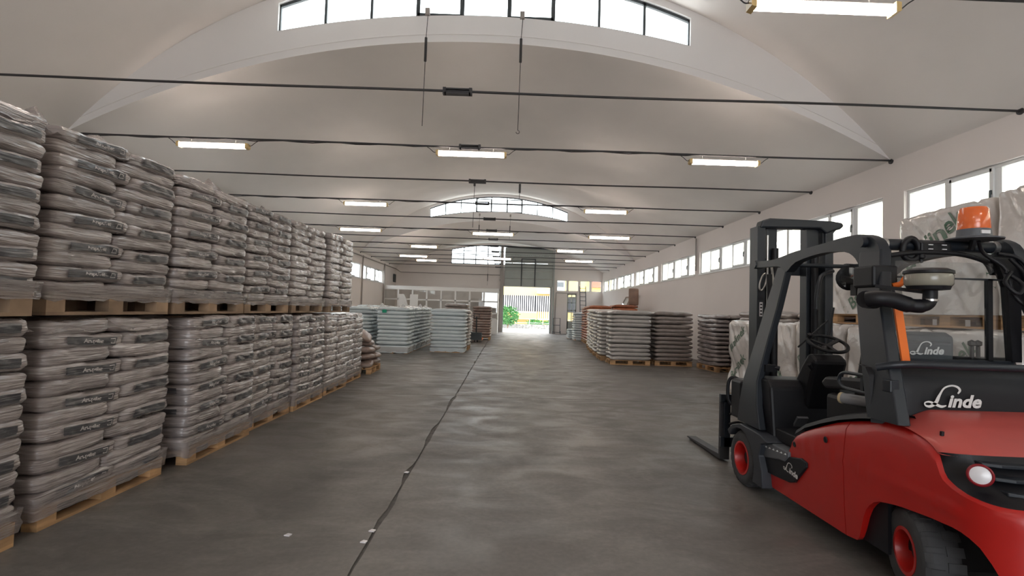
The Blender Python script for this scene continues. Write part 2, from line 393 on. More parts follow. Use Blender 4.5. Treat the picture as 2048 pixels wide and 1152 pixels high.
# vaulted ceiling: cylinder half, then a hood that rises to each clerestory
segs = [(YN, LO), (-0.2, LO), (9.17, HI), None, (9.14, LO), (18.5, LO), (27.82, HI), None, (27.79, LO), (YE, LO)]
mb = MB(); NX = 48; rows = []
def flush():
    global rows
    if len(rows) > 1: mb.grid(rows)
    rows = []
for i, s in enumerate(segs):
    if s is None: flush(); continue
    rows.append([(XL + (XR - XL) * k / NX, s[0], arc_z(XL + (XR - XL) * k / NX, s[1])) for k in range(NX + 1)])
    nx = segs[i + 1] if i + 1 < len(segs) else None
    if nx:
        for q in range(1, 10):
            t = q / 10; yy = s[0] + (nx[0] - s[0]) * t; rr = s[1] + (nx[1] - s[1]) * t
            rows.append([(XL + (XR - XL) * k / NX, yy, arc_z(XL + (XR - XL) * k / NX, rr)) for k in range(NX + 1)])
flush()
nv = len(mb.v); mb.add([(x, y, z + .14) for x, y, z in mb.v], [tuple(reversed(f)) for f in mb.f])
ce = mb.build('ceiling', M['vault'], smooth=20); struct(ce, 'white plastered barrel vault with raised hoods at the skylights', 'ceiling')
# clerestory walls with arched windows
def band_wall(name, y, fz0, fz1, holes, label, x0=XL, x1=XR, th=.2, m=None, n=72):
    """wall between curves fz0(x) and fz1(x), holes=(xa,xb,h0(x),h1(x))"""
    cuts = sorted(set([x0 + (x1 - x0) * k / n for k in range(n + 1)] + [h[0] for h in holes] + [h[1] for h in holes]))
    mb = MB()
    for a, b in zip(cuts, cuts[1:]):
        if b - a < 1e-5: continue
        mid = (a + b) / 2; sp = [(fz0, None)]
        hs = sorted([h for h in holes if h[0] <= mid <= h[1]], key=lambda h: h[2](mid))
        lo = fz0
        spans = []
        for h in hs: spans.append((lo, h[2])); lo = h[3]
        spans.append((lo, fz1))
        for f0, f1 in spans:
            if f1(a) - f0(a) < .002 and f1(b) - f0(b) < .002: continue
            vs = [(x, yy, f(x)) for x in (a, b) for yy in (y, y + th) for f in (f0, f1)]
            mb.add(vs, [(0, 1, 3, 2), (4, 6, 7, 5), (0, 4, 5, 1), (2, 3, 7, 6), (0, 2, 6, 4), (1, 5, 7, 3)])
    o = mb.build(name, m or M['plaster'], weld=False); struct(o, label, 'wall'); return o
R2 = 16.5
wbot = lambda x: 6.68 - (R2 - math.sqrt(R2 * R2 - (x - XC) ** 2))
wtop = lambda x: arc_z(x, HI) - .14
def lunette(y, nm, label, wlabel, w=3.64, n=9):
    band_wall(nm, y, lambda x: arc_z(x, LO) + .004, lambda x: arc_z(x, HI) + .05, [(XC - w, XC + w, wbot, wtop)], wlabel)
    WN[0] += 1
    wdw = thing('window_%d' % WN[0], label, 'window', (XC, y + .1, 6.6), kind='structure')
    st = 2 * w / n
    mb = MB()
    for i in range(n + 1):
        x = XC - w + i * st; t = .022; xa, xb = max(XC - w, x - t), min(XC + w, x + t)
        mb.prism([(xa, wbot(xa)), (xb, wbot(xb)), (xb, wtop(xb)), (xa, wtop(xa))], 'y', y + .06, y + .11)
    for k in range(36):
        a = XC - w + 2 * w * k / 36; b = XC - w + 2 * w * (k + 1) / 36
        mb.prism([(a, wbot(a)), (b, wbot(b)), (b, wbot(b) + .04), (a, wbot(a) + .04)], 'y', y + .06, y + .11)
        mb.prism([(a, wtop(a) - .05), (b, wtop(b) - .05), (b, wtop(b)), (a, wtop(a))], 'y', y + .06, y + .11)
    mb.build('frame', M['darkframe'], wdw)
    for i in range(n):
        a = XC - w + i * st + .022; b = a + st - .044
        mb = MB(); mb.prism([(a, wbot(a) + .03), (b, wbot(b) + .03), (b, wtop(b) - .03), ((a + b) / 2, wtop((a + b) / 2) - .03), (a, wtop(a) - .03)], 'y', y + .083, y + .089)
        mb.build('pane', M['pane'], wdw)
        if i in (3, 5):
            zb = min(wbot(a), wbot(b)) + .02; zt = min(wtop(a), wtop(b)) - .06
            mb = MB(); mb.box(a - .01, b + .01, y + .02, y + .06, zb, zb + .05); mb.box(a - .01, b + .01, y + .02, y + .06, zt - .04, zt)
            mb.box(a - .01, a + .03, y + .02, y + .06, zb, zt); mb.box(b - .03, b + .01, y + .02, y + .06, zb, zt)
            mb.build('sash', M['darkframe'], wdw)
    portal((XC, y + .35, 6.95), (-PI / 2, 0, 0), 2 * w, 1.4)
lunette(9.15, 'wall_skylight_near', 'large arched skylight of nine panes high above the aisle, cut by the photo top', 'white curved band carrying the near arched skylight')
lunette(27.8, 'wall_skylight_far', 'arched skylight of nine panes above the middle of the far aisle', 'white curved band carrying the far arched skylight')

# end wall: lunette, door opening, four small windows
LZ = lambda x: 4.66
LT = lambda x: arc_z(x, LO) - .12
c_ = lambda v: (lambda x: v)
ew = [(3.5, 4.22), (4.30, 5.03), (5.12, 5.84), (5.92, 6.64)]
band_wall('wall_far', YE, c_(-.3), lambda x: arc_z(x, LO) + .05,
          [(XC - 3.4, XC + 3.4, LZ, LT), (-.22, 3.05, c_(0), c_(3.2))] + [(a, b, c_(WZ0), c_(WZ1)) for a, b in ew] + [(4.25, 4.9, c_(0), c_(2.8))],
          'grey end wall at the far end of the hall', m=M['wallpaint'], n=40)
band_wall('wall_near', YN - .2, c_(-.3), lambda x: arc_z(x, LO) + .05, [(XC - 3.4, XC + 3.4, LZ, LT), (-3.5, 3.0, c_(0), c_(4.0))], 'end wall of the hall behind the camera', n=20)  # unseen; its lunette and doorway openings are added to let light in
portal((XC, YN - .5, 5.3), (PI / 2, 0, 0), 6.8, 1.3)
portal((-.25, YN - .5, 2.0), (PI / 2, 0, 0), 6.5, 4.0)
portal((1.4, YE + .5, 1.6), (-PI / 2, 0, 0), 3.3, 3.2)
WN[0] += 1
wdw = thing('window_%d' % WN[0], 'arched window with square panes high on the end wall, partly behind the raised door', 'window', (XC, YE + .1, 5), kind='structure')
mb = MB()
for i in range(9):
    x = XC - 3.4 + i * .85; t = .03; xa, xb = max(XC - 3.4, x - t), min(XC + 3.4, x + t)
    mb.prism([(xa, 4.66), (xb, 4.66), (xb, LT(xb)), (xa, LT(xa))], 'y', YE + .05, YE + .11)
for zz in (4.66, 5.0, 5.35): mb.box(XC - 3.4, XC + 3.4, YE + .05, YE + .11, zz, zz + .045)
for k in range(24):
    a = XC - 3.4 + 6.8 * k / 24; b = a + 6.8 / 24; mb.prism([(a, LT(a) - .05), (b, LT(b) - .05), (b, LT(b)), (a, LT(a))], 'y', YE + .05, YE + .11)
mb.build('frame', M['darkframe'], wdw)
for i in range(8):
    for z0, z1 in ((4.70, 5.0), (5.04, 5.35), (5.39, None)):
        a = XC - 3.4 + i * .85 + .03; b = a + .79
        za = z1 or LT(a) - .04; zb = z1 or LT(b) - .04
        mb = MB(); mb.prism([(a, z0), (b, z0), (b, zb), (a, za)], 'y', YE + .078, YE + .084); mb.build('pane', M['pane'], wdw)
for k, (a, b) in enumerate(ew):
    WN[0] += 1
    wdw = thing('window_%d' % WN[0], ['small end wall window next to the door', 'small end wall window second from the door', 'small end wall window above the ladder', 'small end wall window in the right corner'][k], 'window', (a, YE + .1, WZ0), kind='structure')
    mb = MB(); t = .045
    mb.box(a, b, YE + .05, YE + .11, WZ0, WZ0 + t); mb.box(a, b, YE + .05, YE + .11, WZ1 - t, WZ1); mb.box(a, a + t, YE + .05, YE + .11, WZ0, WZ1); mb.box(b - t, b, YE + .05, YE + .11, WZ0, WZ1)
    mb.build('frame', M['pvc'], wdw)
    mb = MB(); mb.box(a + t, b - t, YE + .077, YE + .083, WZ0 + t, WZ1 - t); mb.build('pane', M['pane'], wdw)
# small glazed side door in the end wall
d2 = thing('door_2', 'narrow glazed grey door in the end wall right of the big doorway', 'door', (4.57, YE + .05, 0), kind='structure')
mb = MB()
for x0, x1, z0, z1 in ((4.25, 4.33, 0, 2.8), (4.82, 4.9, 0, 2.8), (4.25, 4.9, 2.72, 2.8), (4.25, 4.9, 0, .9), (4.25, 4.9, 1.6, 1.68), (4.55, 4.6, .9, 2.75), (4.25, 4.9, 2.15, 2.2)): mb.box(x0, x1, YE + .03, YE + .09, z0, z1)
mb.build('frame', M['doorpanel'], d2)
mb = MB(); mb.box(4.33, 4.82, YE + .056, YE + .062, .9, 2.72); mb.build('pane', M['officepane'], d2)

# raised sectional door
dr = thing('door_1', 'tall grey-green sectional door raised above the far doorway', 'door', (1.5, YE - .2, 0), kind='structure')
z = 3.2
for k in range(5):
    mb = MB(); mb.box(-.17, 3.18, YE - .22, YE - .16, z + .012, z + .535); mb.build('door_panel', M['doorpanel'], dr, bevel=.012); z += .54
mb = MB()
for x0, x1, z0, z1 in ((.96, 1.03, 3.22, 5.15), (1.9, 1.97, 3.22, 5.15), (.96, 1.97, 5.08, 5.15)): mb.box(x0, x1, YE - .26, YE - .2, z0, z1)
mb.build('wicket_frame', M['darkframe'], dr)
mb = MB(); mb.box(-.48, -.27, YE - .30, YE - .12, 0, 6.0); mb.build('door_track', M['pipe'], dr)
mb = MB(); mb.box(3.2, 3.3, YE - .26, YE - .12, 0, 5.8); mb.build('door_track', M['doorpanel'], dr)
mb = MB(); mb.tube([(-.35, YE - .25, 5.95), (3.25, YE - .25, 5.85)], .05); mb.build('torsion_shaft', M['darkframe'], dr)
for zz in (2.2, 2.9, 3.6): mb = MB(); mb.lathe((-.5, YE - .2, zz), (1, 0, 0), [(.08, 0), (.08, .05)], 12); mb.build('pulley', M['darkframe'], dr)
mb = MB(); mb.box(-.3, -.2, YE - .12, YE + .2, 0, 3.2); mb.box(3.03, 3.12, YE - .12, YE + .2, 0, 3.2); mb.box(-.3, 3.12, YE - .1, YE + .2, 3.18, 3.24)
mb.build('door_frame', M['doorpanel'], dr)

# office partition
of = thing('trim_1', 'white aluminium and glass office partition at the far left corner', 'partition', (-4, 33.5, 0), kind='structure')
OX0, OX1, OY = XL + .02, -.52, 33.5
mb = MB(); mb.box(OX0, OX1, OY, OY + .08, 0, .9); mb.build('kick_panel', M['officewhite'], of)
mb = MB(); mb.box(OX0, OX1 + .05, OY - .05, OY + .12, 2.62, 2.86); mb.build('fascia', M['officewhite'], of)
pitch = (OX1 - OX0) / 8
mb = MB()
for i in range(9):
    x = OX0 + i * pitch; mb.box(max(OX0, x - .05), min(OX1, x + .05), OY - .01, OY + .07, .9, 2.62)
for zz in (.9, 1.25, 1.98): mb.box(OX0, OX1, OY - .01, OY + .07, zz, zz + .08)
mb.build('frame', M['officewhite'], of)
for i in range(8):
    for z0, z1 in ((1.33, 1.98), (2.06, 2.62)):
        mb = MB(); mb.box(OX0 + i * pitch + .05, OX0 + (i + 1) * pitch - .05, OY + .03, OY + .036, z0, z1); mb.build('pane', M['officepane'], of)
mb = MB(); mb.box(OX1 - .06, OX1, OY + .08, YE - .35, 0, 2.62); mb.build('side_panel', M['officewhite'], of)

# pipes on the walls
def pipe(pts, r, label, grp=None):
    mb = MB(); mb.tube(pts, r, 8); o = mb.build('conduit', M['pipe'], smooth=60); struct(o, label, 'pipe'); return o
pipe([(XL + .05, 28.3, .1), (XL + .05, 28.3, 4.2)], .035, 'vertical conduit on the left wall between two window bands')
pipe([(XL + .06, 33.25, .1), (XL + .06, 33.25, 4.2)], .045, 'vertical conduit on the left wall beside the office')
pipe([(XL + .05, 20, 4.15), (XL + .05, 36.6, 4.15), (XL + .35, 36.85, 3.95), (-.5, 36.9, 3.95)], .03, 'thin conduit running along the left wall top and end wall')
pipe([(XR - .05, 18.6, 3.1), (XR - .05, 18.6, 4.25)], .03, 'short conduit hanging down the right wall between window bands')
pipe([(3.42, 36.9, 0), (3.42, 36.9, 1.5), (3.46, 36.9, 2.85), (4.9, 36.9, 2.85)], .03, 'conduit climbing the end wall right of the doorway')
for n_, yy in enumerate((36.0, 36.35)):
    mb = MB(); mb.box(XL + .02, XL + .12, yy, yy + .12, 3.2, 3.75); o = mb.build('trim_%d' % (n_ + 2), M['darkframe']); struct(o, 'narrow dark box on the left wall near the end, ' + ('first' if n_ == 0 else 'second') + ' of two', 'box')

# ------------------------------------------------------------------ tie rods
rods_y = [-7.3, -4.95, -2.6, -.3, 2.1, 4.45, 6.8, 9.15, 11.6, 14.0, 16.4, 18.8, 21.1, 23.35, 25.6, 27.85, 30.1, 32.4, 34.7]
ordn = ['nearest', 'second', 'third', 'fourth', 'fifth', 'sixth', 'seventh', 'eighth', 'ninth', 'tenth', 'eleventh', 'twelfth', 'thirteenth']
for y in rods_y:
    vis = [q for q in rods_y if q > 6]
    if y in vis:
        lab = '%s dark steel tie rod counted from the camera, spanning wall to wall' % ordn[vis.index(y)]
    elif y == 4.45: lab = 'dark steel tie rod just out of view above the camera side lamp'
    else: lab = 'dark steel tie rod behind the camera, %s going back' % {2.1: 'first', -.3: 'second', -2.6: 'third', -4.95: 'fourth', -7.3: 'fifth'}[y]
    r = thing('tie_rod', lab, 'tie rod', (XC, y, HW), group='tie rods across the vault')
    ph = random.uniform(0, 6)
    mb = MB(); mb.tube([(XL + (XR - XL) * k / 24, y, HW + .006 * math.sin(k * .7 + ph) - .012 * math.sin(PI * k / 24)) for k in range(25)], .017, 8); mb.build('rod', M['rod'], r, smooth=60)
    bx = -.72 + (.12 if y > 16 else 0)
    mb = MB(); mb.box(bx - .17, bx + .17, y - .03, y + .03, HW - .012 + .02, HW + .026); mb.box(bx - .17, bx + .17, y - .035, y + .035, HW - .055, HW - .03)
    mb.box(bx - .19, bx - .15, y - .035, y + .035, HW - .055, HW + .032); mb.box(bx + .15, bx + .19, y - .035, y + .035, HW - .055, HW + .032)
    mb.build('turnbuckle', M['rod'], r)
    if y in (9.15, 14.0, 18.8, 23.35, 28):
        mb = MB(); mb.tube([(XL + .3 + k * .25, y - .02, HW - .03 - .012 * math.sin(k * 1.7)) for k in range(44)], .009, 5); mb.build('cable', M['rod'], r)
    for sx in (XL + .012, XR - .012):
        mb = MB(); mb.lathe((sx, y, HW - .005), (1, 0, 0), [(.05, -.012), (.05, .012)], 12); mb.build('wall_plate', M['rod'], r)

# ------------------------------------------------------------------ fluorescent lamps
def lamp(cx, y, L, label, z=4.19):
    t = thing('fluorescent_lamp', label, 'lamp', (cx, y, z), group='fluorescent lamps hung under the tie rods')
    h = L / 2
    mb = MB(); mb.prism([(y - .022, z + .045), (y + .022, z + .045), (y + .018, z + .062), (y - .018, z + .062)], 'x', cx - h, cx + h); mb.build('housing', M['lampbody'], t)
    mb = MB(); mb.prism([(y + .058 * math.cos(a), z + .012 - .040 * math.sin(a)) for a in [PI * k / 8 for k in range(16)]], 'x', cx - h + .04, cx + h - .04); mb.build('diffuser', M['tube'], t, smooth=40)
    for s in (-1, 1):
        mb = MB(); x = cx + s * h; mb.prism([(x, z + .055), (x, z - .02), (x - s * .045, z - .035), (x - s * .045, z + .06)], 'y', y - .058, y + .058); mb.build('end_cap', M['lampclip'], t)
        mb = MB(); mb.tube([(cx + s * h * .62, y, z + .06), (cx + s * h * .62, y, z + .14)], .006, 5); mb.build('hanger', M['lampbody'], t)
        mb = MB(); mb.tube(catmull([(cx + s * (h + .16), y, HW - .03), (cx + s * (h + .10), y, z + .08), (cx + s * (h + .04), y, z + .03), (cx + s * h, y, z + .03)], 4), .006, 5); mb.build('cable', M['rod'], t)
for x, y, L, lab in [
    (2.66, 4.45, 1.29, 'very large lit lamp at the top right edge, above the forklift'),
    (-2.8, 4.45, 1.29, 'lamp out of view above the left stacks'),
    (-5.17, 9.15, 1.23, 'lit lamp at the left above the second bag stack'), (-.69, 9.15, 1.23, 'lit lamp at the centre under the second tie rod'), (3.74, 9.15, 1.23, 'lit lamp at the right under the second tie rod'),
    (-3.8, 14.0, 1.17, 'lit lamp left of the far skylight under the fourth tie rod'), (2.57, 14.0, 1.17, 'lit lamp right of the far skylight under the fourth tie rod'),
    (-5.25, 18.8, 1.5, 'lit long lamp above the farthest tall bag stack'), (-.55, 18.8, 1.5, 'lit long lamp directly below the far skylight'), (3.6, 18.8, 1.5, 'lit long lamp at the right under the sixth tie rod'),
    (-3.7, 23.35, 1.2, 'short lit lamp left of the end wall arched window, upper'), (2.75, 23.35, 1.2, 'short lit lamp right of the raised door, upper'),
    (-4.95, 27.85, 1.5, 'lit lamp at the left below the shorter upper lamp'), (-.55, 27.85, 1.5, 'lit lamp crossing in front of the end wall arched window'), (3.76, 27.85, 1.5, 'lit lamp at the right above the end wall windows'),
    (-4.6, 30.1, 1.2, 'farthest lit lamp at the left near the end wall'),
    (-5.1, -.3, 1.23, 'lamp behind the camera, left'), (-.6, -.3, 1.23, 'lamp behind the camera, centre'), (3.7, -.3, 1.23, 'lamp behind the camera, right'),
    (-3.7, -4.95, 1.2, 'lamp far behind the camera, left'), (2.6, -4.95, 1.2, 'lamp far behind the camera, right')]:
    lamp(x, y, L, lab)

# skylight opener cords
def opener(x, y, z_top, zb0, zb1, z_end, label, hook=False):
    t = thing('opener_cord', label, 'cord', (x, y, z_end), group='cords hanging from the skylights')
    mb = MB(); mb.tube([(x + .02, y, z_top), (x, y, zb0), (x, y, zb1), (x - .01, y, z_end)], .006, 5)
    mb.build('cord', M['rod'], t); mb = MB()
    if hook: mb.tube([(x - .01 + .03 * math.sin(a), y, z_end - .03 + .03 * math.cos(a)) for a in [k * .6 for k in range(9)]], .005, 5); mb.build('hook', M['rod'], t)
    mb = MB(); mb.tube([(x, y, zb0), (x, y, zb1)], .023, 8); mb.build('handle_sleeve', M['rod'], t)
    if z_top > 6: mb = MB(); mb.box(x - .03, x + .05, y - .03, y + .03, z_top - .02, z_top + .10); mb.build('latch', M['pipe'], t)
opener(-1.54, 9.05, 6.62, 6.2, 5.78, 4.64, 'left long cord with dark sleeve hanging from the near skylight')
opener(.115, 9.05, 6.62, 6.24, 5.82, 4.62, 'right long cord with dark sleeve and hook hanging from the near skylight', True)
opener(-1.55, 27.7, 6.45, 5.95, 5.6, 5.3, 'left cord hanging from the far skylight')
opener(.07, 27.7, 6.45, 5.95, 5.55, 5.2, 'right cord hanging from the far skylight')
opener(-.78, 11.6, 4.3, 4.30, 4.22, 3.3, 'short dark cord hanging left under the third tie rod')
opener(.22, 11.6, 4.3, 4.30, 4.10, 3.9, 'short dark cord hanging right under the third tie rod')
opener(-1.35, 36.8, 4.8, 4.0, 3.5, 3.2, 'cord hanging on the end wall left of the raised door')

# ------------------------------------------------------------------ exterior
mb = MB(); mb.box(-60, 60, YE + .31, 110, -.3, -.02); mb.box(-60, XL - .31, -60, YE + .31, -.3, -.02); mb.box(XR + .31, 60, -60, YE + .31, -.3, -.02); mb.box(XL - .31, XR + .31, -60, YN - .31, -.3, -.02)
o = mb.build('ground', M['asphalt']); struct(o, 'pale yard paving outside the doorway', 'ground')
b = thing('apartment_building', 'yellow building with pale vertical balcony bars seen through the doorway', 'building', (3, 51, 0))
mb = MB(); mb.box(-8, 10, 51, 58, 0, 3.0); mb.box(-8, 10, 50.6, 58, 3.0, 5.2); mb.build('wall', M['yellow'], b)
mb = MB(); mb.box(-8, 10, 50.95, 51.05, 1.5, 3.0); mb.build('balcony_recess', M['fender'], b)  # flat dark slab standing in for the shade inside the balconies
mb = MB(); mb.box(2.9, 4.6, 49.9, 51, 3.2, 3.45); mb.build('awning', M['lens'], b)
mb = MB(); mb.box(-1, 2.95, 50.25, 50.35, .72, 1.35); mb.build('balcony_front', M['yellow'], b)
mb = MB(); mb.box(4.5, 5.5, 50.3, 50.6, 3.5, 4.7); mb.build('window', M['lens'], b)
mb = MB(); mb.box(4.75, 5.4, 50.2, 50.32, 3.9, 4.35); mb.build('window', M['grey'], b)
mb = MB(); mb.box(7.9, 9.4, 50.2, 50.6, 3.95, 4.8); mb.build('awning', M['redsign'], b)
for i in range(26):
    x = -.6 + i * .2 + (.05 if i > 16 else 0); mb = MB(); mb.box(x, x + .09, 50.45, 50.52, .75 if i > 17 else 1.4, 3.02); mb.build('balcony_bar', M['lens'], b)
mb = MB(); mb.box(-1, 2.95, 50.4, 50.5, 1.36, 1.46); mb.box(2.98, 4.6, 50.4, 50.5, .72, .82); mb.build('rail', M['lens'], b)
mb = MB(); mb.box(-8, 14, 45.6, 45.8, 0, .38); o = mb.build('stone_wall', M['stone']); tag(o, 'low rough stone wall across the road outside the doorway', 'wall')
fe = thing('wire_fence', 'thin pale fence posts and rail above the low stone wall', 'fence', (2, 45.7, .38))
for i in range(9):
    mb = MB(); mb.tube([(-1.4 + i * 1.15, 45.7, .38), (-1.4 + i * 1.15, 45.7, .85)], .02, 5); mb.build('post', M['pvc'], fe)
mb = MB(); mb.tube([(-2, 45.7, .5), (9, 45.7, .5)], .015, 5); mb.tube([(-2, 45.7, .83), (9, 45.7, .83)], .012, 5); mb.build('rail', M['pvc'], fe)
def bush(name, cx, cy, z0, rx, rz, n, leaf, label, ry=.5, stem=True):
    t = thing(name, label, 'bush', (cx, cy, 0)); rnd = random.Random(name + str(cx)); mb = MB()
    for k in range(n):
        a = rnd.uniform(0, 2 * PI); ph = math.acos(rnd.uniform(-1, 1)); q = rnd.uniform(.55, 1)
        p = Vector((cx + rx * q * math.sin(ph) * math.cos(a), cy + ry * q * math.sin(ph) * math.sin(a), z0 + rz + rz * q * math.cos(ph)))
        d = Vector((rnd.uniform(-1, 1), rnd.uniform(-.6, .6), rnd.uniform(-.8, .6))).normalized(); s = d.cross(Vector((0, 1, .3))).normalized()
        mb.add([p, p + d * leaf * .5 + s * leaf * .2, p + d * leaf, p + d * leaf * .5 - s * leaf * .2], [(0, 1, 2, 3)])
    o = mb.build('foliage', M['leaf'], t); o['kind'] = 'stuff'
    mb = MB()
    for k in range(5): mb.tube([(cx, cy, 0), (cx + rnd.uniform(-.4, .4) * rx, cy, z0 + rz)], [.03, .01], 5)
    mb.build('stem', M['brownwood'], t)
bush('leafy_bush', .15, 44.5, .3, .95, .8, 700, .26, 'green leafy bush at the left side of the far doorway')
bush('leafy_bush', 2.6, 47.5, .1, .7, .35, 260, .22, 'low green bush behind the stone wall, middle of the doorway')
bush('leafy_bush', 4.2, 47.8, .1, .8, .38, 260, .22, 'low green bush behind the stone wall, right side of the doorway')
mb = MB(); mb.box(15, 16, -25, 60, -.02, 7.5); o = mb.build('neighbouring_building', M['cream']); tag(o, 'cream building wall outside the right hand windows', 'building')
for k, yy in enumerate((29.5, 36.5)): bush('hedge_tree', -13, yy, .5, 1.6, 2.2, 500, .5, ['green tree outside the last left window band', 'green tree outside the left windows beside the office'][k], ry=2.2)

# ================================================================== PALLETS AND BAGS
def bx_mesh(nm, sx, sy, sz, m, jit=0):
    mb = MB(); mb.box(-sx / 2, sx / 2, -sy / 2, sy / 2, -sz / 2, sz / 2); return mb.mesh(nm, m)
PW = {}
def pallet_meshes(m, wx, wy):
    k = (m, wx, wy)
    if k not in PW:
        PW[k] = dict(top=bx_mesh('board', .115, wy, .022, M[m]), stringer=bx_mesh('board', wx, .145, .022, M[m]),
                     block=bx_mesh('block', .10, .145, .078, M[m]), bottom=bx_mesh('board', .10, wy, .022, M[m]))
    return PW[k]
def pallet_parts(p, wx, wy, m='wood', z=0.0):
    """pallet boards and blocks as children of p; wy is the long side"""
    q = pallet_meshes(m, wx, wy); rnd = random.Random(p.name)
    ex = wx / 2 - .05; ey = wy / 2 - .0725
    for i in range(3):
        mk('board', q['bottom'], p, ((i - 1) * ex, 0, z + .011))
        for j in range(3): mk('block', q['block'], p, ((i - 1) * ex, (j - 1) * ey, z + .061))
    for j in range(3): mk('board', q['stringer'], p, (0, (j - 1) * ey, z + .111))
    for i in range(5): mk('board', q['top'], p, (-wx / 2 + .0575 + i * (wx - .115) / 4, rnd.uniform(-.008, .008), z + .133))

def surf_deform(p, seed):
    n = noise.noise(Vector((p[0] * 5 + seed, p[1] * 5, p[2] * 9)))
    n2 = noise.noise(Vector((p[0] * 13 + seed, p[1] * 13 + 4, p[2] * 22)))
    cr = abs(noise.noise(Vector((seed * 3, p[1] * 9 + p[2] * 14, p[2] * 6))))
    ax = math.copysign(1, p[0]) * min(1, abs(p[0]) * 8)
    return Vector(p) * (1 + .04 * n) + Vector((0, 0, .011 * math.sin(p[1] * 6 + seed) + .005 * n2)) + Vector((ax * (.007 * n2 - .008 * max(0, .12 - cr) / .12), n2 * .006, 0))
def bag_mesh(nm, a, b, c, m, seed=0, nx=10, ny=16, nz=8, ph=8.0, pv=4.8):
    bm = bmesh.new(); vs = {}
    def vert(i, j, k):
        if (i, j, k) not in vs:
            u = Vector((2 * i / nx - 1, 2 * j / ny - 1, 2 * k / nz - 1))
            u = Vector([math.copysign(abs(t) ** e, t) for t, e in zip(u, (.8, .8, .9))])
            r = ((abs(u.x) ** ph + abs(u.y) ** ph) ** (pv / ph) + abs(u.z) ** pv) ** (1 / pv)
            p = u / max(r, 1e-6); p = Vector((p.x * a, p.y * b, p.z * c))
            vs[(i, j, k)] = bm.verts.new(surf_deform(p, seed))
        return vs[(i, j, k)]
    for i in range(nx):
        for j in range(ny):
            for k in (0, nz): bm.faces.new([vert(i, j, k), vert(i + 1, j, k), vert(i + 1, j + 1, k), vert(i, j + 1, k)])
    for i in range(nx):
        for k in range(nz):
            for j in (0, ny): bm.faces.new([vert(i, j, k), vert(i + 1, j, k), vert(i + 1, j, k + 1), vert(i, j, k + 1)])
    for j in range(ny):
        for k in range(nz):
            for i in (0, nx): bm.faces.new([vert(i, j, k), vert(i, j + 1, k), vert(i, j + 1, k + 1), vert(i, j, k + 1)])
    bmesh.ops.recalc_face_normals(bm, faces=bm.faces)
    me = bpy.data.meshes.new(nm); bm.to_mesh(me); bm.free(); me.materials.append(M[m]); me.shade_smooth(); return me
def side_x(a, b, c, y, z, ph=8.0, pv=4.8):
    s = max(0.0, 1 - abs(z / c) ** pv) ** (ph / pv) - abs(y / b) ** ph
    return a * max(s, 0.02) ** (1 / ph)
ARA_V, ARA_F = text_verts('Arapellet', .048, .0012)
def label_mesh(a, b, c, seed, y0, y1, z0=-.03, z1=.028, words=True):
    """printed panel that follows the aisle side (+x) of a bag"""
    mb = MB(); ny, nz = 20, 5; rows = []
    def P3(y, z, off): return tuple(surf_deform(Vector((side_x(a, b, c, y, z), y, z)), seed) + Vector((off, 0, 0)))
    for i in range(ny + 1):
        y = y0 + (y1 - y0) * i / ny; rows.append([P3(y, z0 + (z1 - z0) * k / nz, .0115) for k in range(nz + 1)])
    mb.grid(rows, 0)
    if words:
        w = max(v[0] for v in ARA_V); ty = y0 + (y1 - y0) * .30
        mb.add([P3(ty + v[0], -.013 + v[1] * .8, .0135) for v in ARA_V], ARA_F, 1)
        sq = [(y1 - .06, -.018), (y1 - .02, -.018), (y1 - .02, .018), (y1 - .06, .018)]
        for (p, q, r, s) in ((.06, .02, -.018, -.013), (.06, .02, .013, .018), (.06, .055, -.018, .018), (.025, .02, -.018, .018)):
            mb.add([P3(y1 - p, r, .0135), P3(y1 - q, r, .0135), P3(y1 - q, s, .0135), P3(y1 - p, s, .0135)], [(0, 1, 2, 3)], 1)
    me = mb.mesh('label_panel', [M['print'], M['printtext']]); me.shade_smooth(); return me
def end_label_mesh(a, b, c, seed):
    mb = MB(); rows = []
    for i in range(5):
        x = -a * .45 + a * .9 * i / 4; r = []
        for k in range(4):
            z = -.028 + .052 * k / 3; s = max(0, 1 - abs(z / c) ** 4.8) ** (8 / 4.8) - abs(x / a) ** 8
            r.append(tuple(surf_deform(Vector((x, -b * max(s, .02) ** (1 / 8), z)), seed) + Vector((0, -.008, 0))))
        rows.append(r)
    mb.grid(rows); me = mb.mesh('label_panel', [M['print']]); me.shade_smooth(); return me

BC = .062
LONG = [bag_mesh('bag', .205, .345, BC, 'bag', s, 10, 26) for s in (0, 3.3, 7.1)]
SHORT = [bag_mesh('bag', .205, .285, BC, 'bag', s, 10, 22) for s in (1.4, 5.2)]
LABL = [label_mesh(.205, .345, BC, s, -.19, .24) for s in (0, 3.3, 7.1)]
LABS = [label_mesh(.205, .285, BC, s, -.17, .19, words=False) for s in (1.4, 5.2)]
ENDL = [end_label_mesh(.205, .345, BC, s) for s in (0, 3.3, 7.1)]

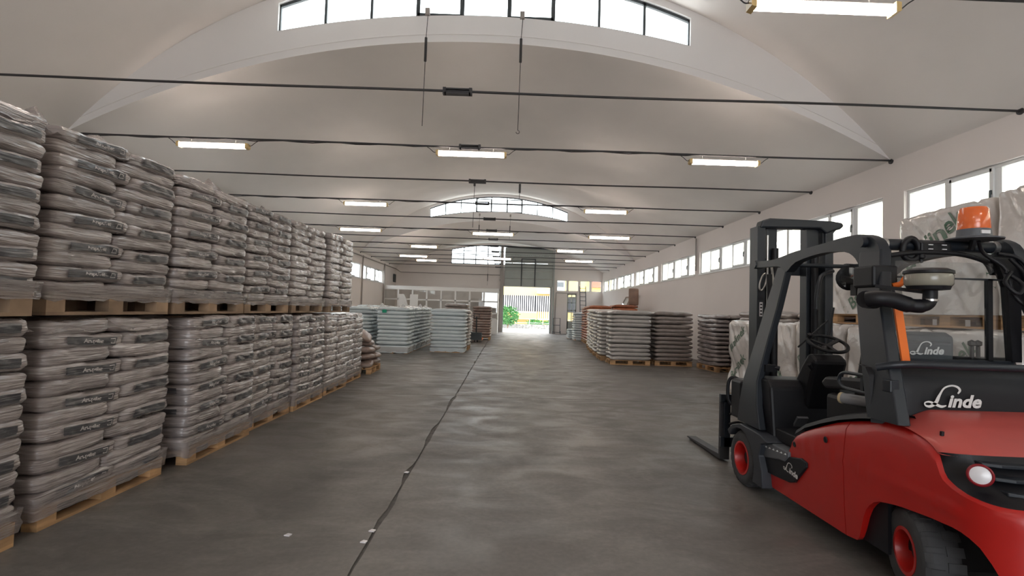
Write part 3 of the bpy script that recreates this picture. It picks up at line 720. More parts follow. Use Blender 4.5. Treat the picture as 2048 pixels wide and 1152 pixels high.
def film_top(root, wx, wy, z, m, seed, amp=.09, tufts=2):
    rnd = random.Random(seed); NXg, NYg = 22, 30; rows = []
    tf = [(rnd.uniform(.05, .40) * wx, rnd.uniform(-.45, .45) * wy, rnd.uniform(.07, .13), rnd.uniform(.03, .07)) for _ in range(tufts)]
    for i in range(NXg + 1):
        r = []
        for j in range(NYg + 1):
            u = 2 * i / NXg - 1; v = 2 * j / NYg - 1
            e = max(abs(u), abs(v)); d = max(0, (e - .86) / .14)
            x = u * (wx / 2 + .012 - (.02 if e < .9 else 0)); y = v * (wy / 2 + .012)
            h = .018 + .4 * amp * noise.noise(Vector((x * 5 + seed, y * 5, 0))) + .25 * amp * noise.noise(Vector((x * 16, y * 16 + seed, 3)))
            for tx, ty, th, ts in tf: h += th * math.exp(-((x - tx) ** 2 + (y - ty) ** 2) / (2 * ts * ts)) * (1 + .6 * noise.noise(Vector((x * 30, y * 30, seed))))
            zz = z + h - d * d * (.07 + .05 * noise.noise(Vector((x * 4, y * 4, seed + 9))))
            r.append((x, y, zz))
        rows.append(r)
    mb = MB(); mb.grid(rows); me = mb.mesh('film_cover', M[m]); me.shade_smooth()
    return mk('film_cover', me, root)
def film_skirt(root, wx, wy, z0, z1, m, seed):
    rnd = random.Random(seed); per = []
    n = 72
    for k in range(n):
        t = k / n * 4; s = int(t); f = t - s; f2 = f * 2 - 1
        x, y = [(f2, -1), (1, f2), (-f2, 1), (-1, -f2)][s]
        per.append((x, y))
    rows = []
    for q in range(6):
        t = q / 5; r = []
        for k, (x, y) in enumerate(per):
            w = .014 * noise.noise(Vector((x * 4 + seed, y * 6, t * 9))) + .012 * t
            zz = z0 + (z1 - z0) * t + (.03 * noise.noise(Vector((x * 3, y * 5, seed))) if q == 0 else 0)
            r.append((x * (wx / 2 + .006 + w), y * (wy / 2 + .006 + w), zz))
        rows.append(r)
    mb = MB(); mb.grid(rows, close=True); me = mb.mesh('film_skirt', M[m]); me.shade_smooth(); return mk('film_skirt', me, root)

def brown_load(x_face, y0, y1, z0, htop, n, label, seed, labels=True, lean=0.0, tufts=2, back=True, grp='wrapped pallets of brown grey bags along the left'):
    """film-wrapped pallet of bags; aisle side faces +x at x_face"""
    rnd = random.Random(seed); wy = y1 - y0; wx = .80; cx = x_face - wx / 2; cy = (y0 + y1) / 2
    t = thing('wrapped_bag_pallet', label, 'pallet load', (cx, cy, z0), group=grp, rz=rnd.uniform(-.012, .012))
    p = sub_empty('pallet', t); pallet_parts(p, wx, min(1.2, wy), 'woodgrey' if z0 > 1 else 'wood')
    h = (htop - z0 - .144) / n; sc = h / .1025
    for k in range(n):
        z = z0 * 0 + .144 + h * (k + .5)
        flip = (k + seed) % 2
        la, lb = (wy * .55, wy * .45)
        ya = -wy / 2 + (la / 2 if not flip else lb / 2); yb = wy / 2 - (lb / 2 if not flip else la / 2)
        bulge = .018 * math.sin(PI * (k + .5) / n) + rnd.uniform(-.010, .010) + lean * k / n
        if k == 0: bulge -= .01
        for col in ((0, 1) if back else (0,)):
            for q, (yy, ln) in enumerate(((ya, la), (yb, lb)) if not flip else ((ya, lb), (yb, la))):
                isL = ln == la; v = rnd.randrange(3 if isL else 2)
                me = (LONG if isL else SHORT)[v]; bl = .345 if isL else .285
                sx = 1 if col == 0 else -1
                o = mk('bag', me, t, (sx * (wx / 4 + bulge) + .0, yy + rnd.uniform(-.008, .008), z + rnd.uniform(-.003, .003)),
                       (rnd.uniform(-.012, .012), rnd.uniform(-.02, .02), (0 if sx > 0 else PI) + rnd.uniform(-.012, .012)), (1.0, (ln / 2 + .012) / bl, sc * 1.02))
                if col == 0 and labels:
                    if isL and not flip: mk('label_panel', LABL[v], o)
                    elif not isL and not flip: mk('label_panel', LABS[v], o)
                    elif isL and rnd.random() < .75: pass
                    if q == 0 and isL and rnd.random() < .6: mk('label_panel', ENDL[v], o)
    film_skirt(t, wx, wy, .075 if z0 < 1 else .10, .144 + h * .75, 'film', seed)
    film_top(t, wx, wy, .144 + h * n - .03, 'film', seed, amp=.09 if z0 > 1 else .02, tufts=tufts)
    return t

XF = -2.93
lower = [(2.05, 3.28, 'lower'), (3.44, 4.69, ''), (4.88, 6.16, ''), (6.24, 7.42, ''), (7.48, 8.68, ''), (8.78, 10.02, ''), (10.12, 11.34, '')]
lowlab = ['wrapped bag pallet cut by the left photo edge, on the floor', 'floor level wrapped bag pallet with the most readable dark labels, second from left',
          'wrapped bag pallet on the floor with orange brown pallet blocks, third from the left edge', 'wrapped bag pallet on the floor with film reaching the ground, fourth from the left edge',
          'paler wrapped bag pallet on the floor, fifth from the left edge', 'wrapped bag pallet on the floor under the last upper stack', 'farthest wrapped bag pallet of the left row, beside the loose bag pile']
uplab = ['upper wrapped bag pallet cut by the left photo edge', 'upper wrapped bag pallet with loose film tufts on top, second from the left edge', 'upper wrapped bag pallet with a film peak, third from the left edge',
         'upper wrapped bag pallet under the short tie rod end, fourth from the left edge', 'upper wrapped bag pallet with a glossy right edge, fifth from the left edge', 'last upper wrapped bag pallet of the left row']
offs = [.03, 0, .06, -.02, .0, -.02, -.10]
for i, (a, b, _) in enumerate(lower):
    brown_load(XF + offs[i], a, b, 0, 1.345, 12, lowlab[i], 11 + i * 2 if i != 1 else 14, labels=i < 5, tufts=0, back=i < 6)
upper = [(2.0, 3.27), (3.42, 4.63), (4.69, 5.92), (5.97, 7.17), (7.24, 8.62), (8.76, 10.12)]
uoff = [.07, 0, .02, .0, -.02, -.02]; utop = [2.60, 2.63, 2.62, 2.63, 2.67, 2.71]
for i, (a, b) in enumerate(upper):
    brown_load(XF + uoff[i], a, b, 1.378, utop[i], 12, uplab[i], 30 + i, labels=i < 4, tufts=[2, 4, 3, 1, 0, 0][i], back=True)

# second row behind the left stacks, implied by dark gaps, added to keep them dark
def row_load(name, x0, x1, y0, y1, z0, top, n, bm_, label, cat='pallet load', grp=None, seed=0, along='x', rows=2, film=None, pal='wood', rz=0.0, tag_green=False, mesh_seed=2.2):
    """pallet of full-width bags lying along x (or y), rows side by side"""
    rnd = random.Random(seed); wx = x1 - x0; wy = y1 - y0; cx = (x0 + x1) / 2; cy = (y0 + y1) / 2
    t = thing(name, label, cat, (cx, cy, z0), group=grp, rz=rz)
    if wx > wy: p = sub_empty('pallet', t, rz=PI / 2); pallet_parts(p, wy - .02, wx - .02, pal)
    else: p = sub_empty('pallet', t); pallet_parts(p, wx - .02, wy - .02, pal)
    h = (top - z0 - .144) / n
    key = (bm_, round(wx, 2), round(wy, 2), rows, along, round(h, 3))
    if key not in ROWM:
        ROWM[key] = []
        for s in (0.5, 4.4):
            if along == 'x': ROWM[key].append(bag_mesh('bag', wx / 2 + .015, wy / rows / 2 + .008, h * .575, bm_, s, 18, 6, 6, ph=9, pv=3.0))
            else: ROWM[key].append(bag_mesh('bag', wx / rows / 2 + .008, wy / 2 + .015, h * .575, bm_, s, 6, 18, 6, ph=9, pv=3.0))
    for k in range(n):
        for r in range(rows):
            s = (r + .5) / rows - .5; me = ROWM[key][rnd.randrange(2)]
            loc = (rnd.uniform(-.012, .012), s * wy, .144 + h * (k + .5)) if along == 'x' else (s * wx, rnd.uniform(-.012, .012), .144 + h * (k + .5))
            mk('bag', me, t, loc, (rnd.uniform(-.01, .01), rnd.uniform(-.01, .01), rnd.choice((0, PI))))
    if film: film_top(t, wx, wy, .144 + h * n - .02, film, seed, tufts=1); film_skirt(t, wx, wy, .06, .144 + h * .6, film, seed)
    if bm_ == 'bagwhite': film_skirt(t, wx - .03, wy - .03, .02, .144 + h * .12, 'bagwhite', seed + 3)
    if tag_green:
        mb = MB(); mb.box(-wx / 2 + .16, -wx / 2 + .30, -wy / 2 - .035, -wy / 2 - .025, top - z0 - .19, top - z0 - .09); me = mb.mesh('tag', M['greentag']); mk('tag', me, t)
    return t
ROWM = {}
# second row of stacks behind the left ones, seen only through the gaps
for i in range(7):
    y = 2.1 + i * 1.34
    row_load('bag_pallet', -4.62 - .14 * (i == 6), -3.84 - .14 * (i == 6), y, y + 1.2, 0, 1.33, 8, 'bag', 'hidden second row bag pallet on the floor, number %s from the camera' % ['one', 'two', 'three', 'four', 'five', 'six', 'seven'][i], grp='second row behind the left stacks', seed=80 + i, along='y', rows=1)
    if i < 6: row_load('bag_pallet', -4.62, -3.84, y, y + 1.2, 1.36, 2.5, 7, 'bag', 'hidden second row bag pallet on the upper tier, number %s from the camera' % ['one', 'two', 'three', 'four', 'five', 'six'][i], grp='second row behind the left stacks', seed=90 + i, along='y', rows=1, pal='woodgrey')
# silver and brown bag pallets on the right
G1 = 'silver brown bag pallets on the right'
row_load('bag_pallet', 3.13, 4.32, 15.7, 16.5, 0, 1.60, 12, 'baglight', 'front silver bag pallet nearest the aisle on the right', grp=G1, seed=1, film=None)
for i, (x, y, s) in enumerate(((3.06, 16.95, 2), (3.14, 18.3, 3), (3.24, 19.6, 4), (3.36, 20.9, 5), (3.50, 22.1, 6))):
    row_load('bag_pallet', x, x + 1.19, y, y + .8, 0, 1.60 + i * .02, 12, 'baglight', 'silver bag pallet in the right aisle side row, %s behind its front one' % ['first', 'second', 'third', 'fourth', 'last'][i], grp=G1, seed=s)
row_load('bag_pallet', 4.47, 5.60, 15.8, 16.6, 0, 1.60, 12, 'bagfar', 'brown grey bag pallet in the middle of the right front row', grp=G1, seed=7)
row_load('bag_pallet', 4.55, 5.7, 17.0, 17.8, 0, 1.58, 12, 'bagfar', 'brown grey bag pallet behind the middle one of the right front row', grp=G1, seed=8)
t = row_load('bag_pallet', 5.80, 6.60, 14.4, 15.6, 0, 1.56, 12, 'bag', 'brown bag pallet by the right wall, seen corner on', grp=G1, seed=9, along='y', rz=0.10, film=None)
t.location.x -= .12
for i, yy in enumerate((9.2, 10.5, 11.8)):
    row_load('bag_pallet', 5.72, 6.52, yy, yy + 1.2, 0, 1.64, 12, 'bagfar', 'brown bag pallet against the right wall behind the white hooded loads, %s' % ['nearest', 'middle', 'farthest'][i], grp=G1, seed=20 + i, along='y')
# terracotta and white ones near the door
G2 = 'terracotta bag pallets by the far right'
for i, (x, y) in enumerate(((3.86, 24.3), (3.92, 25.6), (4.0, 26.9))):
    row_load('terracotta_bag_pallet', x, x + 1.0, y, y + 1.1, 0, 1.86 - .04 * i, 13, 'bagterra', 'terracotta coloured bag pallet on the right, %s from the camera' % ['nearest', 'second', 'third'][i], grp=G2, seed=40 + i, rows=3)
row_load('terracotta_bag_pallet', 5.0, 6.1, 24.5, 25.7, 0, 1.92, 13, 'bagterra', 'terracotta coloured bag pallet nearer the right wall', grp=G2, seed=44, rows=3)
row_load('white_bag_pallet', 3.72, 4.5, 28.6, 29.7, 0, 1.5, 11, 'bagwhite', 'small white bag pallet on the right near the glazed side door', grp='white bag pallets', seed=46)
row_load('white_bag_pallet', 3.6, 4.35, 30.2, 31.2, 0, .55, 4, 'bagwhite', 'low white bag pallet on the right near the end wall', grp='white bag pallets', seed=47)
# white loads left of the aisle
G3 = 'white bag pallets'
row_load('white_bag_pallet', -4.15, -3.13, 17.2, 18.4, 0, 1.50, 11, 'bagwhite', 'white bag pallet with a green tag left of the aisle', grp=G3, seed=50, rows=3, film='filmclear', tag_green=True)
for i, y in enumerate((18.55, 19.9, 21.2)):
    row_load('white_bag_pallet', -4.2, -3.12, y, y + 1.2, 0, 1.52, 11, 'bagwhite', 'white bag pallet in the row behind the green tagged one, %s' % ['first', 'second', 'third'][i], grp=G3, seed=51 + i, rows=3, film='filmclear')
row_load('white_bag_pallet', -2.58, -1.38, 18.3, 19.3, 0, 1.50, 11, 'bagwhite', 'white bag pallet standing alone nearest the aisle middle', grp=G3, seed=55, rows=3)
row_load('bag_pallet', -2.45, -1.33, 19.5, 20.6, 0, 1.48, 11, 'baglight', 'pale bag pallet behind the lone white one', grp='bag pallets beside the aisle', seed=56, rows=3)
row_load('bag_pallet', -2.72, -1.72, 23.6, 24.7, 0, 1.72, 12, 'bagfar', 'brown bag pallet whose top shows behind the lone white pallet', grp='bag pallets beside the aisle', seed=57, rows=3, film='filmclear')
row_load('bag_pallet', -1.66, -.74, 26.5, 27.6, 0, 1.66, 12, 'bagbrown', 'dark brown bag pallet nearest the doorway on the left', grp='bag pallets beside the aisle', seed=58, rows=3)
row_load('white_bag_pallet', -5.6, -4.55, 18.0, 19.2, 0, 1.48, 11, 'bagwhite', 'white bag pallet half hidden beside the end of the tall left row', grp=G3, seed=59, rows=3, film='filmclear')
row_load('white_bag_pallet', -6.9, -5.8, 18.6, 19.8, 0, 1.50, 11, 'bagwhite', 'white bag pallet nearest the left wall', grp=G3, seed=60, rows=3, film='filmclear')
row_load('white_bag_pallet', -5.75, -4.6, 20.4, 21.6, 0, 1.54, 11, 'bagwhite', 'white bag pallet deep in the left group, below the leaning boards', grp=G3, seed=61, rows=3, film='filmclear')

# loose pile on its pallet
lp = thing('pallet', 'orange wooden pallet under the loose pile of brown bags', 'pallet', (-3.36, 12.3, 0), rz=.04); pallet_parts(lp, .8, 1.1, 'wood')
LB = [bag_mesh('bag', .20, .27, .074, 'bagbrown', s, 10, 12, 6, ph=3.5, pv=2.3) for s in (2, 6, 9)]
rnd = random.Random(5)
pile = [(-3.57, 12.0, .222), (-3.15, 12.0, .222), (-3.57, 12.58, .222), (-3.15, 12.58, .222), (-3.56, 12.02, .366), (-3.14, 12.0, .366), (-3.58, 12.58, .366), (-3.14, 12.58, .366), (-3.15, 12.0, .51), (-3.16, 12.56, .51), (-3.56, 12.56, .51), (-3.22, 12.3, .655)]
pl = ['bottom', 'bottom', 'bottom', 'bottom', 'second', 'second', 'second', 'second', 'third', 'third', 'third', 'fourth']
for i, (x, y, z) in enumerate(pile):
    o = mk('bag', LB[i % 3], None, (x, y, z), (rnd.uniform(-.1, .1), rnd.uniform(-.1, .1), rnd.uniform(-.14, .14)))
    side = ('near left', 'near right', 'far left', 'far right')[(0 if x < -3.4 else 1) + (0 if y < 12.3 else 2)]
    tag(o, 'loose brown bag in the %s layer of the pile, %s corner' % (pl[i], side), 'bag', 'loose brown bags piled on a pallet')
o = mk('bag', LB[1], None, (-3.22, 12.15, .84), (.2, .55, .3)); tag(o, 'crumpled dark bag tilted on top of the loose pile', 'bag', 'loose brown bags piled on a pallet')

# ------------------------------------------------------------------ white hooded loads on the right
BAR_V, BAR_F = text_verts('Barlinek', .30, .006)
BW = max(v[0] for v in BAR_V)
def hood_load(x0, x1, y0, y1, z0, z1, label, seed, words=((.12, .18),), pal='wood', size=1.0, deg=38):
    t = thing('hooded_pallet', label, 'pallet load', ((x0 + x1) / 2, (y0 + y1) / 2, z0), group='white hooded pallets on the right')
    wx, wy = x1 - x0, y1 - y0; zb = .144 if z0 > 1 else .02
    p = sub_empty('pallet', t, rz=0); pallet_parts(p, wx - .06, wy - .04, pal)
    def fold(q, nrm):
        a = noise.noise(Vector((q.x * 2 + seed, q.y * 2.2, q.z * 2.6))); b_ = noise.noise(Vector((q.x * 7 + seed, (q.y + q.z) * 5, q.z * 3)))
        c_n = abs(noise.noise(Vector((q.x * 3 + seed, (q.y - q.z * .7) * 3.2, 5))))
        return q + nrm * (.04 * a + .012 * b_ - .03 * max(0, .16 - c_n) * 6)
    mb = MB(); H = z1 - z0; n1, n2 = 26, 30; rd = .05
    def face(fn, nu, nv):
        mb.grid([[tuple(fn(i / nu, j / nv)) for j in range(nv + 1)] for i in range(nu + 1)])
    def rb(p):  # rounded box projection
        hx, hy = wx / 2 - rd, wy / 2 - rd; q = Vector((max(-hx, min(hx, p.x)), max(-hy, min(hy, p.y)), min(p.z, H - rd)))
        d = p - q; n = d.normalized() if d.length > 1e-6 else Vector((0, 0, 1)); return fold(q + n * rd, n), n
    face(lambda u, v: rb(Vector((-wx / 2, (u - .5) * wy, zb + (H - zb) * v)))[0], n2, n1)
    face(lambda u, v: rb(Vector((wx / 2, (u - .5) * wy, zb + (H - zb) * v)))[0], n2, n1)
    face(lambda u, v: rb(Vector(((u - .5) * wx, -wy / 2, zb + (H - zb) * v)))[0], n2, n1)
    face(lambda u, v: rb(Vector(((u - .5) * wx, wy / 2, zb + (H - zb) * v)))[0], n2, n1)
    face(lambda u, v: rb(Vector(((u - .5) * wx, (v - .5) * wy, H)))[0], n2, n2)
    me = mb.mesh('hood', M['tarp'], weld=True); me.shade_smooth(); me.name = 'film_hood'; mk('film_hood', me, t)
    for (yy, zz) in words:   # green lettering on the aisle side, climbing away from the floor
        ang = math.radians(deg); mb = MB(); vs = []
        def onface(u, v):
            y = yy - (u * math.cos(ang) - v * math.sin(ang)); z = zz + u * math.sin(ang) + v * math.cos(ang)
            q = fold(Vector((-wx / 2, y, min(z, H - .06))), Vector((-1, 0, 0))); return (q.x - .006, q.y, q.z)
        mb.add([onface(v[0] * size, v[1] * size) for v in BAR_V], BAR_F)
        for k in range(5):   # leaf-like mark before the word
            a0 = k * 1.25; mb.add([onface(-.14 * size + .07 * size * math.cos(a0 + d), .08 * size + .09 * size * math.sin(a0 + d) * r_) for d, r_ in ((0, .7), (.5, 1.1), (.9, .8), (.5, .85))], [(0, 1, 2, 3)])
        me = mb.mesh('lettering', M['green']); o = mk('green_lettering', me, t)
    return t
lows = [(9.42, 10.58), (8.2, 9.36), (6.98, 8.14), (5.76, 6.92), (4.55, 5.7)]
ln = ['farthest', 'second farthest', 'middle', 'second nearest', 'nearest']
for i, (a, b) in enumerate(lows):
    hood_load(4.46, 5.5, a, b, 0, 1.44, 'white hooded pallet with green lettering on the floor, %s of its row' % ln[i], 3 + i, words=((.42, .80), (.42, .28)) if i % 2 == 0 else ((.44, .62), (.30, .14)), size=.75, deg=38)
hood_load(4.9, 5.9, 5.27, 6.55, 1.46, 2.80, 'tall white hooded pallet on the upper tier behind the amber beacon', 21, words=((.52, .66),), size=1.0, deg=31)
hood_load(4.85, 5.9, 3.9, 5.2, 1.46, 2.86, 'white hooded pallet on the upper tier at the right photo edge', 22, words=((.5, .5),), size=1.0, deg=31)
hood_load(4.9, 5.9, 6.7, 8.0, 1.46, 2.32, 'lower white hooded pallet on the upper tier seen through the forklift cab', 23, words=((.12, .2),), size=.8, deg=33)

# ------------------------------------------------------------------ odds and ends in the background
def leaning_frame(name, label, cat, y0, y1, z0, z1, x0, x1, m, hollow=True, pane=None):
    t = thing(name, label, cat, (x0, (y0 + y1) / 2, z0)); mb = MB(); k = .07
    def q(y, z, off): f = (z - z0) / (z1 - z0); return (x0 + (x1 - x0) * f + off, y, z)
    def slab(ya, yb, za, zb): 
        mb.add([q(ya, za, 0), q(yb, za, 0), q(yb, zb, 0), q(ya, zb, 0), q(ya, za, .06), q(yb, za, .06), q(yb, zb, .06), q(ya, zb, .06)], [(0, 1, 2, 3), (7, 6, 5, 4), (0, 4, 5, 1), (1, 5, 6, 2), (2, 6, 7, 3), (3, 7, 4, 0)])
    slab(y0, y0 + k, z0, z1); slab(y1 - k, y1, z0, z1); slab(y0, y1, z0, z0 + k); slab(y0, y1, z1 - k, z1)
    mb.build('frame', m, t)
    if pane:
        mb = MB(); slab(y0 + k, y1 - k, z0 + k, z1 - k); mb.build('panel', pane, t)
    return t
row_load('bag_pallet', 5.2, 6.35, 26.2, 27.3, 0, 1.60, 12, 'bagfar', 'brown bag pallet against the right wall under the leaning window frames', grp=G1, seed=70)
row_load('bag_pallet', 5.2, 6.35, 28.0, 29.1, 0, 1.60, 12, 'bagfar', 'brown bag pallet against the right wall behind the leaning frames', grp=G1, seed=71)
mb = MB(); mb.box(6.12, 6.42, 24.7, 25.9, 0, 1.62); 
leaning_frame('leaning_window_frame', 'old brown window frame leaning on the right wall, left one', 'window frame', 27.6, 28.9, 1.64, 2.45, 6.1, 6.52, M['brownwood'], pane=M['officepane'])
leaning_frame('leaning_window_frame', 'old brown glazed door leaf leaning on the right wall', 'door leaf', 26.4, 27.4, 1.64, 2.52, 6.1, 6.5, M['brownwood'], pane=M['officepane'])
t = thing('rolled_mattress', 'brown upright cushion board standing on bags by the right wall', 'cushion board', (6.3, 25.1, 1.92))
mb = MB(); mb.box(5.75, 6.2, 24.75, 24.95, 1.93, 2.72); mb.build('pad', M['brownwood'], t, bevel=.05)
# ladder
t = thing('ladder', 'thin dark ladder leaning against the end wall', 'ladder', (5.3, 36.4, 0))
for x in (5.10, 5.50):
    mb = MB(); mb.bar((x, 36.1, 0), (x, 36.9, 3.35), .05, .03); mb.build('rail', M['darkframe'], t)
for k in range(11):
    zz = .3 + k * .29; yy = 36.1 + .8 * zz / 3.35; mb = MB(); mb.tube([(5.1, yy, zz), (5.5, yy, zz)], .018, 6); mb.build('rung', M['darkframe'], t)
# trolley by the doorway
t = thing('tube_trolley', 'small tubular hand trolley standing right of the far doorway', 'trolley', (3.5, 36.3, 0))
mb = MB(); mb.tube([(3.27, 36.3, .12), (3.27, 36.3, 1.08), (3.72, 36.3, 1.08), (3.72, 36.3, .12)], .025, 6); mb.build('frame', M['darkframe'], t)
mb = MB(); mb.tube([(3.27, 36.3, .6), (3.72, 36.3, .6)], .02, 6); mb.build('crossbar', M['darkframe'], t)
mb = MB(); mb.box(3.25, 3.74, 36.0, 36.3, .10, .13); mb.build('toe_plate', M['darkframe'], t)
for x in (3.24, 3.75): mb = MB(); mb.lathe((x, 36.33, .1), (1, 0, 0), [(.1, -.02), (.1, .02)], 14); mb.build('wheel', M['rubber'], t)
# two pale boards rising above the white pallets
for k, (xa, xb, lab) in enumerate(((-5.28, -4.92, 'pale curved board standing behind the white pallets, left of two'), (-4.72, -4.33, 'pale flat board standing behind the white pallets, right of two'))):
    mb = MB(); mb.prism([(xa, 0), (xb + (.15 if k == 0 else 0), 0), (xb + (.1 if k == 0 else 0), 1.6), (xb, 1.95), (xb - (.1 if k == 0 else 0), 2.15), (xa, 2.15)], 'y', 26, 26.05); o = mb.build('board', M['officewhite']); tag(o, lab, 'board')
# hand pallet truck by the brown stack
t = thing('pallet_jack', 'hand pallet truck with dark handle beside the brown stack left of the doorway', 'pallet truck', (-1.35, 24.9, 0))
mb = MB(); mb.box(-1.62, -1.46, 24.7, 25.8, .09, .15); mb.build('fork', M['orange'], t); mb = MB(); mb.box(-1.22, -1.06, 24.7, 25.8, .09, .15); mb.build('fork', M['orange'], t)
mb = MB(); mb.box(-1.6, -1.08, 24.45, 24.75, .1, .45); mb.build('pump_body', M['darkframe'], t)
mb = MB(); mb.tube([(-1.34, 24.55, .4), (-1.34, 24.45, 1.18)], .03, 8); mb.build('handle_shaft', M['darkframe'], t)
mb = MB(); mb.tube([(-1.46, 24.45, 1.12), (-1.46, 24.44, 1.3), (-1.22, 24.44, 1.3), (-1.22, 24.45, 1.12), (-1.46, 24.45, 1.12)], .02, 6); mb.build('grip', M['darkframe'], t)
for x in (-1.4, -1.28): mb = MB(); mb.lathe((x, 24.55, .1), (1, 0, 0), [(.1, -.025), (.1, .025)], 14); mb.build('wheel', M['rubber'], t)
# flakes of litter on the floor
for i, (x, y, lab) in enumerate(((-1.37, 3.52, 'tiny pale scrap on the floor, nearest the camera'), (-.86, 3.45, 'small pale crumb beside the floor joint'), (-.86, 4.9, 'white flake on the floor joint'), (-.85, 3.62, 'grey crumb on the floor joint near the camera'))):
    mb = MB(); mb.prism([(x - .02, y - .012), (x + .018, y - .02), (x + .025, y + .01), (x - .005, y + .02)], 'z', 0.0, .006); o = mb.build('paper_scrap', M['lens']); tag(o, lab, 'scrap')

# ================================================================== FORKLIFT
FX = 2.86
fk = thing('forklift', 'red and charcoal forklift truck with amber beacon parked at the right', 'forklift', (FX, 4.0, 0))
XLf = 2.20; RC = 0.25; YR = 2.30
# perimeter stations: (kind, Y or angle) along the left side, round the corner, to the middle of the rear
def side_bulge(z):
    return .035 * max(0, (z - .60) / .3) ** 2 + .018 * max(0, (.60 - z) / .45) ** 2 - (.006 if abs(z - .60) < .03 else 0)
zh_side = [(3.425, .858), (3.225, .904), (3.14, .92), (3.055, .93), (2.94, .921), (2.86, .906), (2.797, .887), (2.76, .868), (2.725, .841), (2.69, .78), (2.669, .744), (2.61, .714), (2.55, .70)]
zl_side = [(3.425, .135), (3.31, .15), (3.28, .22), (3.25, .31), (3.223, .367), (3.17, .43), (3.095, .462), (2.95, .49), (2.733, .510), (2.60, .515), (2.55, .512)]
Ys = [3.425, 3.37, 3.32, 3.30, 3.28, 3.265, 3.25, 3.235, 3.22, 3.19, 3.15, 3.10, 3.04, 2.98, 2.92, 2.86, 2.80, 2.76, 2.725, 2.70, 2.68, 2.66, 2.63, 2.60, 2.57]
st = []
for Y in Ys: st.append((XLf, Y, 1.0, 0.0, lerp_tab(zl_side, Y), lerp_tab(zh_side, Y)))
cz = {0: (.512, .70), 10: (.50, .694), 20: (.475, .688), 30: (.42, .685), 38: (.36, .684), 46: (.28, .685), 54: (.22, .688), 65: (.2, .69), 78: (.2, .69), 90: (.2, .69)}
for a, (zl, zh) in cz.items():
    r = math.radians(a); st.append((XLf + RC - RC * math.cos(r), YR + RC - RC * math.sin(r), math.cos(r), math.sin(r), zl, zh))
st.append((FX, YR, 0.0, 1.0, .2, .69))
NR = 14
def skin_row(s):
    x, y, nx, ny, zl, zh = s; out = []
    for k in range(NR + 1):
        t = k / NR; z = zl + (zh - zl) * t; o = side_bulge(z) * (1 if y > 2.56 else .4)
        e = max(0, (t - .93) / .07); o += .022 * e * e; z -= .004 * e
        out.append((x + nx * o, y + ny * o, z))
    return out
def mirror(rows): return [[(2 * FX - p[0], p[1], p[2]) for p in r] for r in rows]
rowsL = [skin_row(s) for s in st]
mb = MB(); mb.grid(rowsL); mb.grid(mirror(rowsL))
for rows in (rowsL, mirror(rowsL)):     # inward return of the top edge and of the wheel arch
    mb.grid([[r[-1], (r[-1][0] + (.05 if r[-1][0] < FX else -.05), r[-1][1] + (.05 if r[-1][1] < 2.6 else 0), r[-1][2] - .01)] for r in rows])
    mb.grid([[r[0], (r[0][0] + (.07 if r[0][0] < FX else -.07), r[0][1] + (.06 if r[0][1] < 2.56 else 0), r[0][2] + .01)] for r in rows])
mb.build('counterweight', M['red'], fk, smooth=50)
# tow recess on the bumper
mb = MB(); mb.box(2.36, 2.5, YR - .004, YR + .02, .55, .60); mb.build('bumper_slot', M['black'], fk)
# front side covers
zh_f = [(3.432, .857), (3.56, .822), (3.686, .775), (3.85, .71), (3.95, .665), (4.02, .62), (4.08, .53), (4.14, .43), (4.30, .38), (4.43, .33)]
zl_f = [(3.432, .135), (4.402, .125), (4.43, .20)]
Yf = [3.432 + .0249 * k for k in range(41)]
rowsF = [skin_row((XLf, Y, 1.0, 0.0, lerp_tab(zl_f, Y), lerp_tab(zh_f, Y))) for Y in Yf]
for rows in (rowsF, mirror(rowsF)):
    mb = MB(); mb.grid(rows)
    s = 1 if rows is rowsF else -1
    mb.grid([[r[-1], (r[-1][0] + s * .05, r[-1][1], r[-1][2] - .01)] for r in rows]); mb.grid([[rows[0][k], (rows[0][k][0] + s * .03, 3.43, rows[0][k][2])] for k in range(NR + 1)])
    sc_ = mb.build('side_cover', M['red'], fk, smooth=50)
    if s > 0:
        for (y, z) in ((4.0, .565), (3.62, .69)):
            mb = MB(); xx = XLf + side_bulge(z); mb.lathe((xx - .004, y, z), (-1, 0, 0), [(.022, 0), (.020, .003), (.012, .003), (.010, -.004)], 16); mb.build('fastener', M['black'], sc_)
# pentagonal black plate with lettering
mb = MB(); pl_ = [(4.455, .345), (4.412, .235), (4.06, .262), (3.99, .285), (3.83, .44), (3.83, .475), (3.90, .488), (4.18, .43), (4.30, .40)]
mb.prism([(y, z) for y, z in pl_], 'x', XLf - .012, XLf + .03); mb.build('name_plate', M['black'], fk, bevel=.006)
mb = MB(); mb.prism([(4.50, .44), (4.44, .350), (4.20, .395), (4.12, .40), (4.06, .45), (4.06, .49), (4.30, .495)], 'x', XLf - .02, XLf + .10); mb.build('step', M['grey'], fk, bevel=.01)
mb = MB()
for k in range(6): mb.prism([(4.42 - k * .06, .438 + k * .004), (4.385 - k * .06, .441 + k * .004), (4.395 - k * .06, .452 + k * .004)], 'x', XLf - .024, XLf - .019)
mb.build('step_grip', M['white'], fk)

